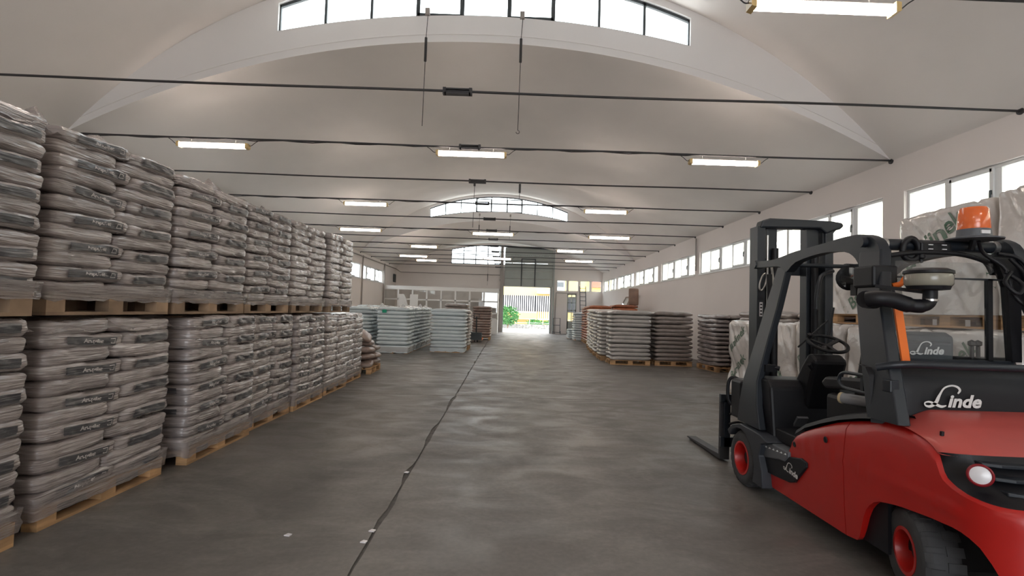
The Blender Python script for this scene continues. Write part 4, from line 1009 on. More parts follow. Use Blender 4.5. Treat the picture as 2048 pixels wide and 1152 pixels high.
# logo: script capital as a ribbon plus slanted letters
IN_V, IN_F = text_verts('inde', .62, .022, .25)
def ribbon(pts, ws):
    P_ = catmull([(p[0], p[1], 0) for p in pts], 5); n = len(P_); vs = []; fs = []
    for i, p in enumerate(P_):
        d = (P_[min(i + 1, n - 1)] - P_[max(i - 1, 0)]).normalized(); t = i / (n - 1) * (len(ws) - 1); k = min(int(t), len(ws) - 2)
        w_ = ws[k] + (ws[k + 1] - ws[k]) * (t - k); nrm = Vector((-d.y, d.x, 0)); vs += [tuple(p + nrm * w_ / 2), tuple(p - nrm * w_ / 2)]
    for i in range(n - 1): fs.append((2 * i, 2 * i + 1, 2 * i + 3, 2 * i + 2))
    return vs, fs
LOGO_PTS = [(1.22, .50), (1.30, .62), (1.20, .74), (.98, .78), (.72, .68), (.55, .42), (.42, .16), (.22, .02), (.05, .04), (.02, .14), (.18, .18), (.40, .10), (.62, .02), (.80, .06)]
LOGO_W = [.05, .09, .08, .06, .06, .07, .13, .12, .08, .05, .05, .07, .10, .09, .04]
RV, RF = ribbon(LOGO_PTS, LOGO_W)
iw = max(v[0] for v in IN_V)
def logo(parent, o, ux, uz, s, name='lettering', nrm=(0, 0, 0)):
    o = Vector(o); ux = Vector(ux); uz = Vector(uz); n = Vector(nrm); mb = MB()
    mb.add([o + ux * v[0] * s + uz * v[1] * s + n for v in RV], RF)
    mb.add([o + ux * (.84 + v[0] * 1.25 / iw * 1.0) * s + uz * (.02 + v[1] * 1.0) * s + n * 1.2 for v in IN_V], IN_F)
    me = MB.mesh(mb, name, M['white'], origin(parent)); ob = mk(name, me, parent); ob['label'] = 'pale lettering'; return ob
logo(fk, (XLf - .0135, 4.14, .345), (0, -1, -.12), (0, 0.05, 1), .098)

# hood, grille, dark rear cover
up = []   # upper edge of the grille band = rear edge of the hood
UE = [(XLf + .034, 2.725, .841), (2.235, 2.70, .85), (2.27, 2.665, .853), (2.33, 2.635, .856), (2.42, 2.615, .858), (2.56, 2.60, .860), (2.70, 2.59, .862), (FX, 2.585, .863)]
def at_frac(pts, t):
    L_ = [0]
    for a, b in zip(pts, pts[1:]): L_.append(L_[-1] + (Vector(b) - Vector(a)).length)
    d = t * L_[-1]
    for i in range(len(pts) - 1):
        if d <= L_[i + 1] + 1e-9:
            f = (d - L_[i]) / max(1e-9, L_[i + 1] - L_[i]); return Vector(pts[i]).lerp(Vector(pts[i + 1]), f)
    return Vector(pts[-1])
iS = Ys.index(2.725); low_e = [rowsL[i][-1] for i in range(iS, len(rowsL))]
NGr = 40; band = []
for i in range(NGr + 1):
    t = i / NGr; a = at_frac(low_e, t ** .8); b_ = at_frac(UE, t ** .9); r = []
    for k in range(9):
        f = k / 8; p = a.lerp(b_, f); dip = .035 * math.sin(PI * f) * min(1, t * 4); p = p + Vector((dip * (1 - t), dip, 0)); r.append(tuple(p))
    band.append(r)
mb = MB(); mb.grid(band); mb.grid(mirror(band)); gp = mb.build('grille_panel', M['black'], fk, smooth=60)
for z, yf in ((.715, 2.40), (.765, 2.465), (.815, 2.535)):
    mb = MB(); pts = [(2.335, yf + .05), (2.40, yf + .012), (2.56, yf - .012), (FX, yf - .02), (2 * FX - 2.56, yf - .012), (2 * FX - 2.40, yf + .012), (2 * FX - 2.335, yf + .05)]
    back_ = [(x, y + .09) for x, y in reversed(pts)]
    mb.prism(pts + back_, 'z', z, z + .018); mb.build('louvre', M['charcoal'], gp, bevel=.004)
for s in (1, -1):
    c = (FX + s * (2.262 - FX), 2.512, .793); ax = (s * -.62, -.76, .15)
    mb = MB(); mb.lathe(c, ax, [(.050, -.03), (.052, .010), (.046, .016), (.040, .010)], 28, caps=False); rl_ = mb.build('light_ring', M['darkred'], gp, smooth=40)
    mb = MB(); mb.lathe(c, ax, [(.045, -.01), (.045, .008), (.034, .014), (.0001, .017)], 28); mb.build('lens', M['lens'], rl_, smooth=60)
hr = []
for k in range(13):
    f = k / 12; row = []
    for i in range(25):
        t = i / 24; e = at_frac(UE, t)
        top = Vector((XLf + .035 + (FX - XLf - .035) * t ** .9, 3.10 - .0 * t, .925 + .075 * min(1, t * 3) ** .6))
        # left border of the hood follows the side cover's top edge
        yy = e.y + (3.08 - e.y) * f
        zs = lerp_tab(zh_side, min(3.05, yy)) if t == 0 else None
        edge_z = lerp_tab(zh_side, min(3.08, max(2.725, 2.725 + (3.08 - 2.725) * f)))
        crown = e.z + (1.005 - e.z) * (1 - (1 - f) ** 1.7) * .98
        m_ = min(1, t * 2.6); m_ = m_ * m_ * (3 - 2 * m_)
        z = edge_z * (1 - m_) + crown * m_; x = e.x + (top.x - e.x) * f if t > 0 else XLf + .036
        row.append((x, yy, z - (.0 if k else .004)))
    hr.append(row)
mb = MB(); mb.grid(hr); mb.grid(mirror(hr)); mb.grid([[p, (p[0], p[1] + .01, p[2] - .014)] for p in hr[0][3:]]); mb.grid([[p, (p[0], p[1] + .01, p[2] - .014)] for p in mirror(hr)[0][3:]])
mb.build('hood', M['reddust'], fk, smooth=45)
for (x, y) in ((2.24, 2.98), (2.29, 2.80)):
    mb = MB(); mb.lathe((x + .03, y, .955 if y > 2.9 else .93), (0, -.1, 1), [(.010, -.02), (.010, .004), (.0001, .004)], 10); mb.build('hood_plug', M['black'], fk)
# dark rear upright cover with big lettering
mb = MB(); cv = []
for i in range(21):
    t = i / 20; x = 2.20 + (2 * FX - 4.40) * t; e = abs(2 * t - 1); y = 3.075 + .10 * e ** 6
    cv.append([(x, y - .0, .90), (x, y, .98), (x, y + .005, 1.08), (x, y + .02, 1.18), (x, y + .05, 1.225), (x, y + .12, 1.235)])
mb.grid(cv); mb.build('rear_cover', M['black'], fk, smooth=50)
logo(fk, (2.435, 3.066, 1.02), (1, 0, 0), (0, .0, 1), .160, nrm=(0, -.003, 0))
mb = MB(); mb.tube(catmull([(2.18, 3.10, 1.235), (2.3, 3.03, 1.262), (2.6, 3.0, 1.262), (FX, 2.995, 1.262), (3.2, 3.0, 1.255), (3.42, 3.03, 1.24), (3.52, 3.1, 1.23)], 6), .022, 10); mb.build('rear_rail', M['charcoal'], fk, smooth=60)

# black trim along the red edge, cab floor, inner bodies
tr = [(3.02, .935), (3.14, .935), (3.3, .905), (3.5, .855), (3.7, .79), (3.9, .715), (4.03, .64)]
for s in (1, -1):
    mb = MB(); x = FX + s * (XLf + .045 - FX)
    mb.grid([[(x - s * .03, y, z - .006), (x - s * .02, y, z + .022), (x + s * .02, y, z + .034), (x + s * .10, y, z + .036), (x + s * .13, y, z - .02)] for y, z in tr]); mb.build('sill_trim', M['black'], fk, smooth=50)
mb = MB(); mb.box(XLf + .05, 2 * FX - XLf - .05, 3.1, 4.5, .16, .46); mb.box(2.32, 2 * FX - 2.32, 2.78, 3.12, .22, .80); mb.build('chassis', M['black'], fk)
mb = MB(); mb.prism([(4.55, .56), (4.50, .60), (4.05, .60), (3.98, .68), (3.6, .80), (3.12, .90), (3.12, .5), (4.0, .42), (4.06, .50), (4.5, .50)], 'x', XLf + .06, 2 * FX - XLf - .06); mb.build('cab_floor', M['black'], fk, bevel=.01)
mb = MB(); mb.box(2.34, 3.38, 3.1, 3.86, .78, .98); mb.build('seat_base', M['black'], fk, bevel=.03)
# dashboard and steering
mb = MB(); mb.prism([(4.55, .45), (4.40, .50), (4.46, .92), (4.52, .985), (4.80, .985), (4.86, .9), (4.86, .45)], 'x', 2.24, 3.48); mb.build('dashboard', M['black'], fk, bevel=.02)
mb = MB(); mb.prism([(4.50, .55), (4.38, .95), (4.30, 1.17), (4.40, 1.23), (4.50, 1.12), (4.62, .95), (4.66, .55)], 'x', 2.52, 2.80); mb.build('steering_column', M['black'], fk, bevel=.03)
mb = MB(); mb.tube([(2.54, 4.36, 1.08), (2.49, 4.33, 1.14)], [.012, .018], 8); mb.build('lever', M['black'], fk, smooth=50)
sw = sub_empty('steering_wheel', fk); cw = Vector((2.645, 4.33, 1.31)); nw = Vector((0, -.42, .91)).normalized(); ua = Vector((1, 0, 0)); ub = nw.cross(ua)
mb = MB(); mb.tube([cw + (ua * math.cos(a) + ub * math.sin(a)) * .145 for a in [2 * PI * k / 32 for k in range(33)]], .014, 8); mb.build('rim', M['black'], sw, smooth=60)
mb = MB(); mb.lathe(cw - nw * .03, nw, [(.045, -.03), (.05, 0), (.03, .015), (.0001, .018)], 16)
for a in (.5, 2.6, 4.7): mb.bar(cw - nw * .02, cw + (ua * math.cos(a) + ub * math.sin(a)) * .14, .03, .012, nw)
mb.build('hub', M['black'], sw, smooth=40)
mb = MB(); kp = cw + (ua * math.cos(2.5) + ub * math.sin(2.5)) * .14; mb.lathe(kp, nw, [(.008, 0), (.02, .02), (.024, .04), (.0001, .055)], 12); mb.build('spinner_knob', M['black'], sw, smooth=50)
for y_, x_ in ((4.42, 2.46), (4.40, 2.9)):
    mb = MB(); mb.bar((x_, y_, .62), (x_, y_ - .06, .70), .09, .02); mb.build('pedal', M['grey'], fk)
# seat
stt = sub_empty('seat', fk)
mb = MB(); mb.prism([(3.40, 1.0), (3.86, 1.0), (3.92, 1.05), (3.9, 1.10), (3.6, 1.09), (3.42, 1.12)], 'x', 2.58, 3.12); mb.build('cushion', M['black'], stt, bevel=.03)
mb = MB(); mb.prism([(3.60, 1.05), (3.56, 1.42), (3.50, 1.45), (3.44, 1.42), (3.44, 1.05)], 'x', 2.55, 2.935); mb.build('backrest', M['grey'], stt, bevel=.02)
mb = MB(); mb.prism([(3.50, 1.2), (3.50, 1.395), (3.41, 1.38), (3.40, 1.2)], 'x', 2.56, 2.90); mb.build('backrest_cover', M['grey'], stt, bevel=.015)
logo(stt, (2.600, 3.385, 1.30), (1, 0, .02), (0, 0, 1), .105)
mb = MB(); mb.prism([(3.55, .98), (3.55, 1.26), (3.46, 1.30), (3.40, 1.28), (3.40, .98)], 'x', 2.9, 3.32); mb.build('side_console', M['black'], stt, bevel=.03)
for x_ in (3.03, 3.07):
    mb = MB(); mb.tube([(x_, 3.42, 1.26), (x_, 3.42, 1.36)], .012, 8); mb.lathe((x_, 3.42, 1.38), (0, 0, 1), [(.0001, -.025), (.022, -.01), (.022, .012), (.0001, .025)], 12); mb.build('control_lever', M['black'], stt, smooth=50)
mb = MB(); mb.prism([(3.30, 1.06), (3.9, 1.0), (3.96, 1.04), (3.9, 1.09), (3.30, 1.14)], 'x', 2.36, 2.47); mb.build('armrest', M['black'], fk, bevel=.02)
mb = MB(); mb.prism([(3.72, .96), (3.64, 1.30), (3.52, 1.34), (3.46, 1.20), (3.46, .96)], 'x', 2.44, 2.56); mb.build('side_bolster', M['black'], fk, bevel=.03)

# overhead guard
og = sub_empty('overhead_guard', fk)
RX = (2.42, 2 * FX - 2.42)
for x in RX:
    s = 1 if x < FX else -1
    outer = [(5.06, 2.045), (4.75, 2.03), (4.55, 2.045), (4.35, 2.065), (4.0, 2.08), (3.72, 2.095), (3.52, 2.085), (3.40, 2.03), (3.36, 1.95)]
    inner = [(5.06, 1.985), (4.75, 1.97), (4.60, 1.955), (4.50, 1.905), (4.35, 1.975), (4.0, 2.01), (3.72, 1.99), (3.60, 1.93), (3.545, 1.84)]
    o_ = catmull([(x, y, z) for y, z in outer], 3); i_ = catmull([(x, y, z) for y, z in inner], 3)
    mb = MB(); hw = .035
    mb.grid([[(x - hw, a.y, a.z), (x + hw, a.y, a.z), (x + hw, b.y, b.z), (x - hw, b.y, b.z)] for a, b in zip(o_, i_)], close=True)
    mb.build('roof_rail', M['charcoal'], og, smooth=35)
    # rear pillar, leaning outwards to the hood
    mb = MB(); pp = []
    for t, w0, w1 in ((0, .0, .0), (.35, .0, .0), (.7, .01, .0), (1, .05, .02)):
        z = 1.97 + (.93 - 1.97) * t; xo = x + s * (2.225 - 2.42) * t ** .6; yf = 3.56 + (3.20 - 3.56) * t + w0 * 0; yb = 3.36 + (2.945 - 3.36) * t
        pp.append([(xo - s * .035, yf, z), (xo + s * .035, yf, z), (xo + s * .045, yb, z), (xo - s * .03, yb, z)])
    mb.grid(pp, close=True); mb.build('rear_pillar', M['charcoal'], og, smooth=30, bevel=.01)
    mb = MB(); mb.lathe((x - s * .05, 3.50, 2.03), (1, 0, 0), [(.035, -.02), (.035, .02)], 16); mb.build('pivot_cap', M['charcoal'], og, smooth=40)
    # front pillar down to the fender
    mb = MB(); pf = []
    for z, xo, yf, yb in ((1.95, x, 4.66, 4.50), (1.6, x - s * .05, 4.77, 4.56), (1.27, x - s * .12, 4.82, 4.60), (.95, x - s * .19, 4.88, 4.62), (.75, x - s * .21, 4.91, 4.58), (.56, x - s * .22, 4.93, 4.50)):
        pf.append([(xo - .03, yf, z), (xo + .03, yf, z), (xo + .03, yb, z), (xo - .03, yb, z)])
    mb.grid(pf, close=True); mb.build('front_pillar', M['charcoal'], og, smooth=30, bevel=.008)
# hinged hub at the front end of each rail
for x in RX: mb = MB(); mb.lathe((x, 5.07, 2.015), (1, 0, 0), [(.036, -.045), (.04, -.03), (.04, .03), (.036, .045)], 18); mb.build('rail_hub', M['charcoal'], og, smooth=40)
mb = MB(); mb.tube([(RX[0], 3.5, 2.02), (RX[1], 3.5, 2.02)], .038, 14); mb.build('rear_crossbar', M['charcoal'], og, smooth=60)
for x in (2.50, 3.25): mb = MB(); mb.tube([(x - .018, 3.5, 2.02), (x + .018, 3.5, 2.02)], .044, 16); mb.build('silver_ring', M['steel'], og, smooth=60)
mb = MB(); mb.tube([(RX[0], 5.02, 2.02), (RX[1], 5.02, 2.02)], .02, 10); mb.build('front_crossbar', M['charcoal'], og, smooth=60)
mb = MB(); mb.tube(catmull([(2.45, 3.44, 1.93), (2.7, 3.43, 1.965), (3.0, 3.43, 1.955), (3.2, 3.42, 1.87), (3.3, 3.4, 1.7)], 6), .016, 8); mb.build('hose', M['black'], fk, smooth=60)
# rear window with bars
mb = MB(); mb.box(2.50, 3.22, 3.38, 3.386, 1.27, 1.90); mb.build('rear_window', M['cabglass'], fk)
mb = MB(); mb.box(3.095, 3.125, 3.37, 3.40, 1.27, 1.80); mb.build('window_bar', M['black'], fk)
mb = MB(); mb.box(2.46, 3.26, 3.37, 3.40, 1.79, 1.80); mb.box(2.46, 3.26, 3.37, 3.40, 1.255, 1.275); mb.build('window_frame', M['charcoal'], fk)
mb = MB(); mb.prism([(3.14, 1.93), (3.30, 1.93), (3.30, 1.27), (3.24, 1.27), (3.21, 1.75)], 'y', 3.36, 3.41); mb.build('corner_plate', M['black'], fk)
for k, pts in enumerate(([(3.20, 3.33, 1.93), (3.24, 3.26, 1.80), (3.20, 3.22, 1.62), (3.27, 3.2, 1.40), (3.3, 3.2, 1.2)], [(3.12, 3.33, 1.96), (3.24, 3.3, 1.92), (3.31, 3.26, 1.75), (3.33, 3.22, 1.5), (3.36, 3.2, 1.2)], [(2.99, 3.32, 2.03), (3.06, 3.36, 1.96), (3.16, 3.32, 1.86), (3.17, 3.28, 1.70), (3.22, 3.24, 1.62)], [(3.14, 3.3, 1.84), (3.19, 3.24, 1.76), (3.14, 3.22, 1.70), (3.10, 3.26, 1.77), (3.16, 3.28, 1.84)])):
    mb = MB(); mb.tube(catmull(pts, 6), .012, 8); mb.build('cable', M['black'], fk, smooth=60)
# orange strip and hook on the rear pillar
mb = MB(); mb.bar((2.475, 3.34, 1.66), (2.50, 3.29, 1.25), .05, .014, (0, 1, 0)); mb.build('seat_belt', M['orange'], fk)
mb = MB(); mb.tube(catmull([(2.42, 3.30, 1.73), (2.47, 3.29, 1.745), (2.50, 3.29, 1.785), (2.545, 3.29, 1.80)], 5), .017, 8); mb.build('orange_hook', M['orange'], fk, smooth=60)
# mirror
mi = sub_empty('mirror', fk)
mb = MB(); mb.lathe((2.46, 3.78, 1.81), (-.25, -1, -.1), [(.085, -.01), (.09, .01), (.075, .02)], 20); mb.build('mirror_shell', M['black'], mi, smooth=40)
mb = MB(); mb.lathe((2.455, 3.755, 1.81), (-.25, -1, -.1), [(.074, 0), (.0001, .004)], 20); mb.build('mirror_glass', M['mirror'], mi, smooth=60)
mb = MB(); mb.bar((2.50, 3.72, 1.76), (2.40, 3.50, 1.78), .03, .05); mb.box(2.43, 2.53, 3.66, 3.72, 1.68, 1.76); mb.build('bracket', M['black'], mi)
mb = MB(); mb.box(2.30, 2.46, 3.30, 3.50, 1.72, 1.86); mb.build('clamp_block', M['black'], fk, bevel=.015)
# air pre-cleaner
ac = sub_empty('air_cleaner', fk); c = (2.42, 3.02, 1.0)
cx_, cy_ = 2.425, 3.02
mb = MB(); mb.lathe((cx_, cy_, 0), (0, 0, 1), [(.108, 1.715), (.116, 1.725), (.118, 1.775), (.112, 1.785)], 28); mb.build('bowl', M['bowl'], ac, smooth=50)
mb = MB(); mb.lathe((cx_, cy_, 0), (0, 0, 1), [(.112, 1.782), (.122, 1.787), (.120, 1.802), (.09, 1.815), (.03, 1.818), (.0001, 1.818)], 28); mb.build('lid', M['black'], ac, smooth=40)
mb = MB(); mb.lathe((cx_, cy_, 0), (0, 0, 1), [(.05, 1.69), (.10, 1.695), (.108, 1.717), (.09, 1.725)], 28); mb.build('bowl_base', M['black'], ac, smooth=40)
mb = MB(); mb.tube(catmull([(cx_ + .01, cy_, 1.70), (cx_ + .01, cy_, 1.655), (cx_ - .0, cy_, 1.62), (cx_ - .04, cy_ + .0, 1.60), (cx_ - .10, cy_ + .02, 1.605), (cx_ - .18, cy_ + .04, 1.632), (cx_ - .25, cy_ + .06, 1.638), (2.14, 3.12, 1.632)], 6), [.036] * 18 + [.040] * 6 + [.046] * 19, 16)
mb.build('intake_pipe', M['black'], ac, smooth=60)
mb = MB(); mb.lathe((cx_ + .01, cy_, 1.635), (0, 0, 1), [(.040, -.006), (.040, .006)], 18); mb.build('hose_clip', M['steel'], ac, smooth=30)
mb = MB(); mb.tube([(2.135, 3.125, 1.632), (2.25, 3.22, 1.632)], .052, 16); mb.build('elbow', M['black'], ac, smooth=50)
mb = MB(); mb.bar((2.26, 3.22, 1.72), (2.44, 3.05, 1.68), .03, .02); mb.build('bracket', M['black'], ac)
# work light loop and switch box on the crossbar
mb = MB(); mb.tube([(2.655 + .055 * math.cos(a) * (1 - .12 * math.sin(a)), 3.45, 1.985 + .072 * math.sin(a)) for a in [2 * PI * k / 24 for k in range(25)]], .020, 10); gh = mb.build('grab_handle', M['black'], fk, smooth=60)
mb = MB(); mb.box(2.70, 2.905, 3.42, 3.50, 1.965, 2.035); sb_ = mb.build('switch_box', M['black'], fk, bevel=.012)
for x_ in (2.745, 2.835):
    for z_ in (1.985, 2.013): mb = MB(); mb.box(x_, x_ + .03, 3.414, 3.42, z_, z_ + .005); mb.build('button', M['lens'], sb_)
mb = MB(); mb.lathe((2.715, 3.44, 1.93), (0, 0, -1), [(.02, -.03), (.024, 0), (.012, .012), (.012, .03), (.0001, .035)], 12); mb.build('alarm', M['black'], fk, smooth=40)
# amber beacon
bc = sub_empty('beacon', fk); bx_, by_ = 3.03, 3.40
mb = MB(); mb.lathe((bx_, by_, 0), (0, 0, 1), [(.150, 2.052), (.152, 2.060), (.092, 2.072), (.088, 2.12)], 30); mb.build('beacon_base', M['grey'], bc, smooth=35)
mb = MB(); mb.lathe((bx_, by_, 0), (0, 0, 1), [(.086, 2.118), (.088, 2.125), (.080, 2.245), (.070, 2.262), (.0001, 2.266)], 30); mb.build('amber_lens', M['amber'], bc, smooth=40)
mb = MB(); mb.lathe((bx_, by_, 0), (0, 0, 1), [(.02, 2.12), (.02, 2.16), (.035, 2.17), (.03, 2.21), (.0001, 2.22)], 16); mb.build('reflector', M['steel'], bc, smooth=40)
mb = MB(); mb.box(bx_ - .035, bx_ + .02, by_ - .098, by_ - .088, 2.082, 2.104); mb.build('maker_sticker', M['lens'], bc)
mb = MB(); mb.tube([(bx_ - .0, by_ + .02, 1.99), (bx_, by_, 2.055)], .018, 8); mb.build('stalk', M['black'], bc)
# mast
ms = sub_empty('mast', fk); MY = 5.3
for x0, x1 in ((2.48, 2.56), (3.16, 3.24)):
    mb = MB(); mb.prism([(x0, MY - .08), (x1, MY - .08), (x1, MY - .05), (x0 + .02, MY - .05), (x0 + .02, MY + .06), (x1, MY + .06), (x1, MY + .09), (x0, MY + .09)], 'z', .08, 2.42); mb.build('mast_channel', M['charcoal'], ms, bevel=.004)
for x0, x1 in ((2.60, 2.70), (3.0, 3.12)):
    mb = MB(); mb.box(x0, x1, MY - .03, MY + .09, .15, 2.44); mb.build('inner_channel', M['charcoal'], ms, bevel=.004)
mb = MB(); mb.box(2.56, 2.62, MY - .06, MY - .02, .3, 2.1); mb.build('lift_chain', M['black'], ms)
for x in (2.66, 3.06): mb = MB(); mb.tube([(x, MY - .07, .2), (x, MY - .07, 2.2)], .032, 12); mb.build('lift_cylinder', M['black'], ms, smooth=60)
mb = MB(); mb.tube([(2.585, MY - .07, 1.2), (2.585, MY - .07, 2.33)], .012, 8); mb.build('chrome_rod', M['steel'], ms, smooth=60)
mb = MB(); mb.prism([(2.50, 2.40), (2.52, 2.475), (2.60, 2.50), (3.20, 2.49), (3.32, 2.475), (3.335, 2.44), (3.30, 2.41), (3.24, 2.395), (3.16, 2.36), (3.1, 2.41)], 'y', MY - .10, MY + .03); mb.build('mast_head', M['charcoal'], ms, bevel=.015)
mb = MB(); mb.prism([(3.14, 2.42), (3.30, 2.43), (3.17, 2.28), (3.14, 2.22)], 'y', MY - .06, MY + .06); mb.build('head_gusset', M['charcoal'], ms)
for z in (.55, 1.95): mb = MB(); mb.box(2.5, 3.22, MY + .09, MY + .12, z, z + .10); mb.build('mast_crossbar', M['charcoal'], ms, bevel=.006)
mb = MB(); mb.box(2.505, 2.535, MY - .084, MY - .08, 1.52, 1.66); mb.build('capacity_sticker', M['lens'], ms)
mb = MB()
for k in range(4): mb.box(2.510, 2.530, MY - .086, MY - .084, 1.535 + k * .032, 1.549 + k * .032)
mb.build('sticker_marks', M['black'], ms)
mb = MB(); mb.tube([(2.52 + .028 * math.cos(a) + .02 * math.sin(a), MY - .12, 1.86 + .085 * math.sin(a)) for a in [2 * PI * k / 20 for k in range(21)]], .008, 6); mb.build('shackle', M['steel'], ms, smooth=60)
mb = MB(); mb.tube(catmull([(2.56, 5.1, 2.02), (2.53, 4.98, 1.7), (2.47, 4.93, 1.3), (2.36, 4.95, .8)], 6), .011, 6); mb.build('tilt_cable', M['steel'], ms, smooth=60)
mb = MB(); mb.tube([(2.50, 5.02, 1.92), (2.48, 4.95, 1.45)], .026, 10); mb.build('tilt_cylinder', M['black'], ms, smooth=60)
# gas strut and wiper on the front screen
mb = MB(); mb.tube([(2.44, 4.62, 1.90), (2.27, 4.86, .98)], .007, 6); mb.build('silver_strut', M['steel'], fk, smooth=60)
mb = MB(); mb.tube([(2.98, 4.8, 1.62), (2.9, 4.82, 1.05)], .012, 6); mb.tube([(2.93, 4.8, 1.5), (2.66, 4.8, 1.25)], .008, 6); mb.build('wiper', M['black'], fk, smooth=60)
mb = MB(); mb.tube(catmull([(3.16, 5.1, 1.98), (2.98, 4.98, 1.92), (2.90, 4.92, 1.75), (2.88, 4.9, 1.6)], 6), .018, 8); mb.build('screen_frame', M['charcoal'], fk, smooth=60)
mb = MB(); mb.box(2.26, 2.36, 4.58, 4.66, 1.04, 1.10); mb.tube([(2.30, 4.62, 1.09), (2.38, 4.58, 1.07)], .02, 8); mb.build('front_latch', M['black'], fk)
# carriage and forks
ca = sub_empty('fork_carriage', fk); CY = 5.52
for z0, z1 in ((.62, .70), (.16, .26)): mb = MB(); mb.box(2.26, 3.48, CY, CY + .05, z0, z1); mb.build('carriage_bar', M['charcoal'], ca, bevel=.005)
for x in (2.30, 2.62, 3.06, 3.38): mb = MB(); mb.box(x, x + .06, CY + .0, CY + .04, .16, .64); mb.build('carriage_upright', M['charcoal'], ca)
for k, z in enumerate((.50, .40, .35)): mb = MB(); mb.tube(catmull([(2.34, CY - .02, z), (2.42, CY - .06, z + .03), (2.52, CY - .10, z), (2.62, CY - .14, z + .05)], 4), .013, 8); mb.build('hydraulic_hose', M['black'], ca, smooth=60)
for x in (2.275, 3.345):
    mb = MB(); mb.prism([(CY + .05, .02), (CY + .05, .66), (CY + .085, .66), (CY + .09, .07), (CY + .35, .055), (6.55, .035), (6.58, .025), (6.55, .018), (CY + .1, .018)], 'x', x, x + .10); mb.build('fork', M['rod'], fk, bevel=.003)
# loop handle by the front pillar
mb = MB(); mb.tube(catmull([(2.28, 5.12, .90), (2.22, 5.16, .92), (2.19, 5.18, .86), (2.19, 5.18, .72), (2.22, 5.16, .66), (2.27, 5.12, .66)], 5), .016, 8); mb.build('loop_handle', M['black'], fk, smooth=60)
mb = MB(); mb.box(2.20, 2.34, 4.92, 5.16, .55, .92); mb.build('front_box', M['black'], fk, bevel=.03)
# fenders
for s in (1, -1):
    X0, X1 = (2.135, 2.44) if s > 0 else (2 * FX - 2.44, 2 * FX - 2.135); mb = MB(); cy0, cz0 = 4.80, .23
    outer = [(4.37, .11), (4.385, .25), (4.44, .36), (4.40, .46), (4.30, .50), (4.42, .535), (4.58, .545), (4.80, .55), (4.96, .51), (5.06, .44)]
    inn = [(cy0 + .275 * math.cos(a), cz0 + .275 * math.sin(a)) for a in [math.radians(d) for d in (38, 55, 75, 95, 115, 135, 155, 175, 190, 205)]]
    mb.prism(outer + inn, 'x', X0, X1); mb.build('fender', M['fender'], fk, smooth=30, bevel=.008)
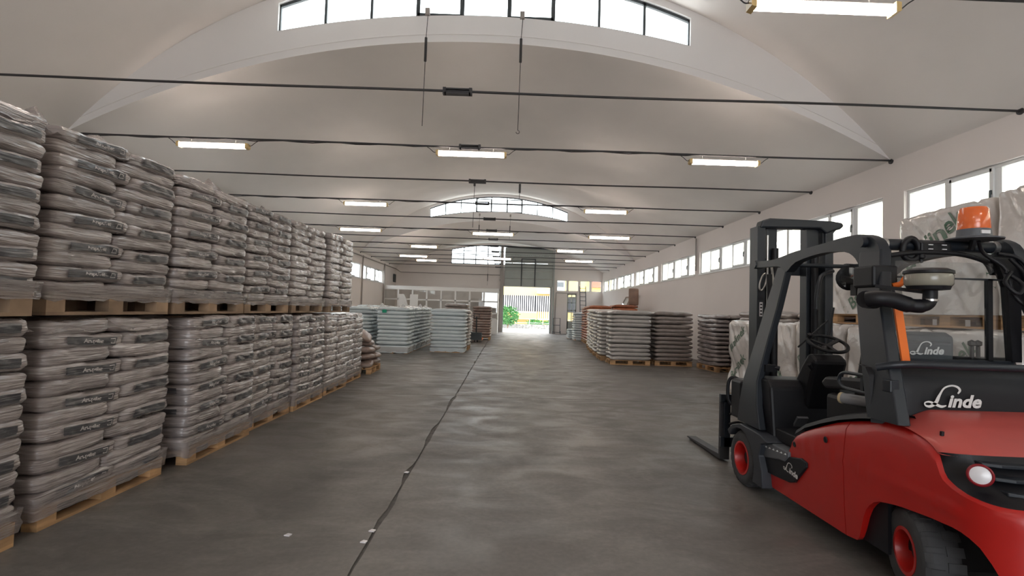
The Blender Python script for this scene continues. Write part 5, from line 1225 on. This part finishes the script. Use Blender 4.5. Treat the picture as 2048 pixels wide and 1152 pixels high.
# wheels
def wheel(cx0, cy0, cz0, r, w_, s, steer, rimr, name='wheel'):
    wl = sub_empty(name, fk); ax = Vector((-s * math.cos(steer), math.sin(steer), 0)); c = Vector((cx0, cy0, cz0))
    mb = MB(); mb.lathe(c, ax, [(rimr + .005, -w_), (r * .80, -w_), (r * .95, -w_ + .015), (r, -w_ + .04), (r, -.045), (r * .96, -.015), (r * .88, -.002), (r * .72, 0), (rimr + .01, -.006), (rimr, -.02)], 48, caps=False); mb.build('tyre', M['rubber'], wl, smooth=40)
    a = ax.orthogonal().normalized(); b = ax.cross(a); mb = MB(); nt = 20
    for k in range(nt):
        for half in (0, 1):
            t0 = 2 * PI * (k + half * .5) / nt; t1 = t0 + 2 * PI / nt * .62
            h0, h1 = (-.004, -w_ * .46) if half == 0 else (-w_ * .54, -w_ + .004)
            vs = []
            for t in (t0, t1):
                for rr, hh in ((r * .93, h0), (r * 1.0, h0 - .02 if half == 0 else h0), (r * 1.022, (h0 - .03) if half == 0 else h0), (r * 1.022, h1), (r * .98, h1)):
                    vs.append(c + ax * hh + (a * math.cos(t) + b * math.sin(t)) * rr)
            mb.add(vs, [(0, 1, 6, 5), (1, 2, 7, 6), (2, 3, 8, 7), (3, 4, 9, 8), (0, 1, 2, 3, 4), (9, 8, 7, 6, 5), (4, 0, 5, 9)])
    o = mb.build('tread_blocks', M['rubber'], wl); o['kind'] = 'stuff'
    mb = MB(); mb.lathe(c, ax, [(rimr + .012, -.012), (rimr + .012, -.002), (rimr - .006, -.002), (rimr - .016, -.04), (rimr - .03, -.115), (rimr * .50, -.125), (rimr * .46, -.07), (.0001, -.07)], 36, caps=False); rm = mb.build('rim', M['red'], wl, smooth=35)
    mb = MB(); mb.lathe(c - ax * .07, ax, [(rimr * .44, -.02), (rimr * .40, .012), (.0001, .014)], 20); mb.build('hub_cap', M['black'], rm, smooth=40)
    for k in range(5):
        t = 2 * PI * k / 5; mb = MB(); mb.lathe(c + (a * math.cos(t) + b * math.sin(t)) * rimr * .66 - ax * .122, ax, [(.011, 0), (.011, .018), (.0001, .02)], 6); mb.build('wheel_nut', M['black'], rm)
wheel(2.15, 4.80, .245, .24, .17, 1, 0.0, .135, 'wheel'); wheel(2 * FX - 2.15, 4.80, .245, .24, .17, -1, 0.0, .135, 'wheel')
wheel(2.235, 2.96, .245, .24, .18, 1, math.radians(14), .115, 'wheel'); wheel(2 * FX - 2.235, 2.96, .245, .24, .18, -1, math.radians(-14), .115, 'wheel')
mb = MB(); mb.box(2.42, 3.3, 2.9, 3.02, .18, .30); mb.box(2.3, 3.4, 4.74, 4.86, .18, .30); mb.build('axle', M['black'], fk)
# side bracket with oval cut-outs
mb = MB(); mb.tube(catmull([(2.235, 3.10, 1.165), (2.235, 3.40, 1.165), (2.235, 3.50, 1.155), (2.235, 3.535, 1.11), (2.235, 3.50, 1.07), (2.235, 3.40, 1.06), (2.235, 3.10, 1.06)], 5), .011, 8)
for y_ in (3.18, 3.30): mb.bar((2.235, y_, 1.165), (2.235, y_, 1.06), .03, .01)
mb.build('side_bracket', M['charcoal'], fk, smooth=50)
mb = MB(); mb.box(2.205, 2.26, 3.02, 3.09, 1.10, 1.17); mb.build('latch_block', M['charcoal'], fk, bevel=.006)
# film roll lying on the sill
t = thing('stretch_film_roll', 'grey roll of stretch film with cardboard core lying in the forklift cab opening', 'film roll', (2.28, 3.4, 1.0))
mb = MB(); mb.tube([(2.27, 3.56, .985), (2.40, 3.26, .985)], .036, 20); mb.build('film', M['greyfilm'], t, smooth=60)
mb = MB(); d_ = Vector((2.27 - 2.40, .30, 0)).normalized(); mb.lathe((2.27, 3.56, .985), d_, [(.037, -.012), (.037, .006), (.024, .006), (.022, -.03)], 20); mb.build('core', M['card'], t, smooth=40)
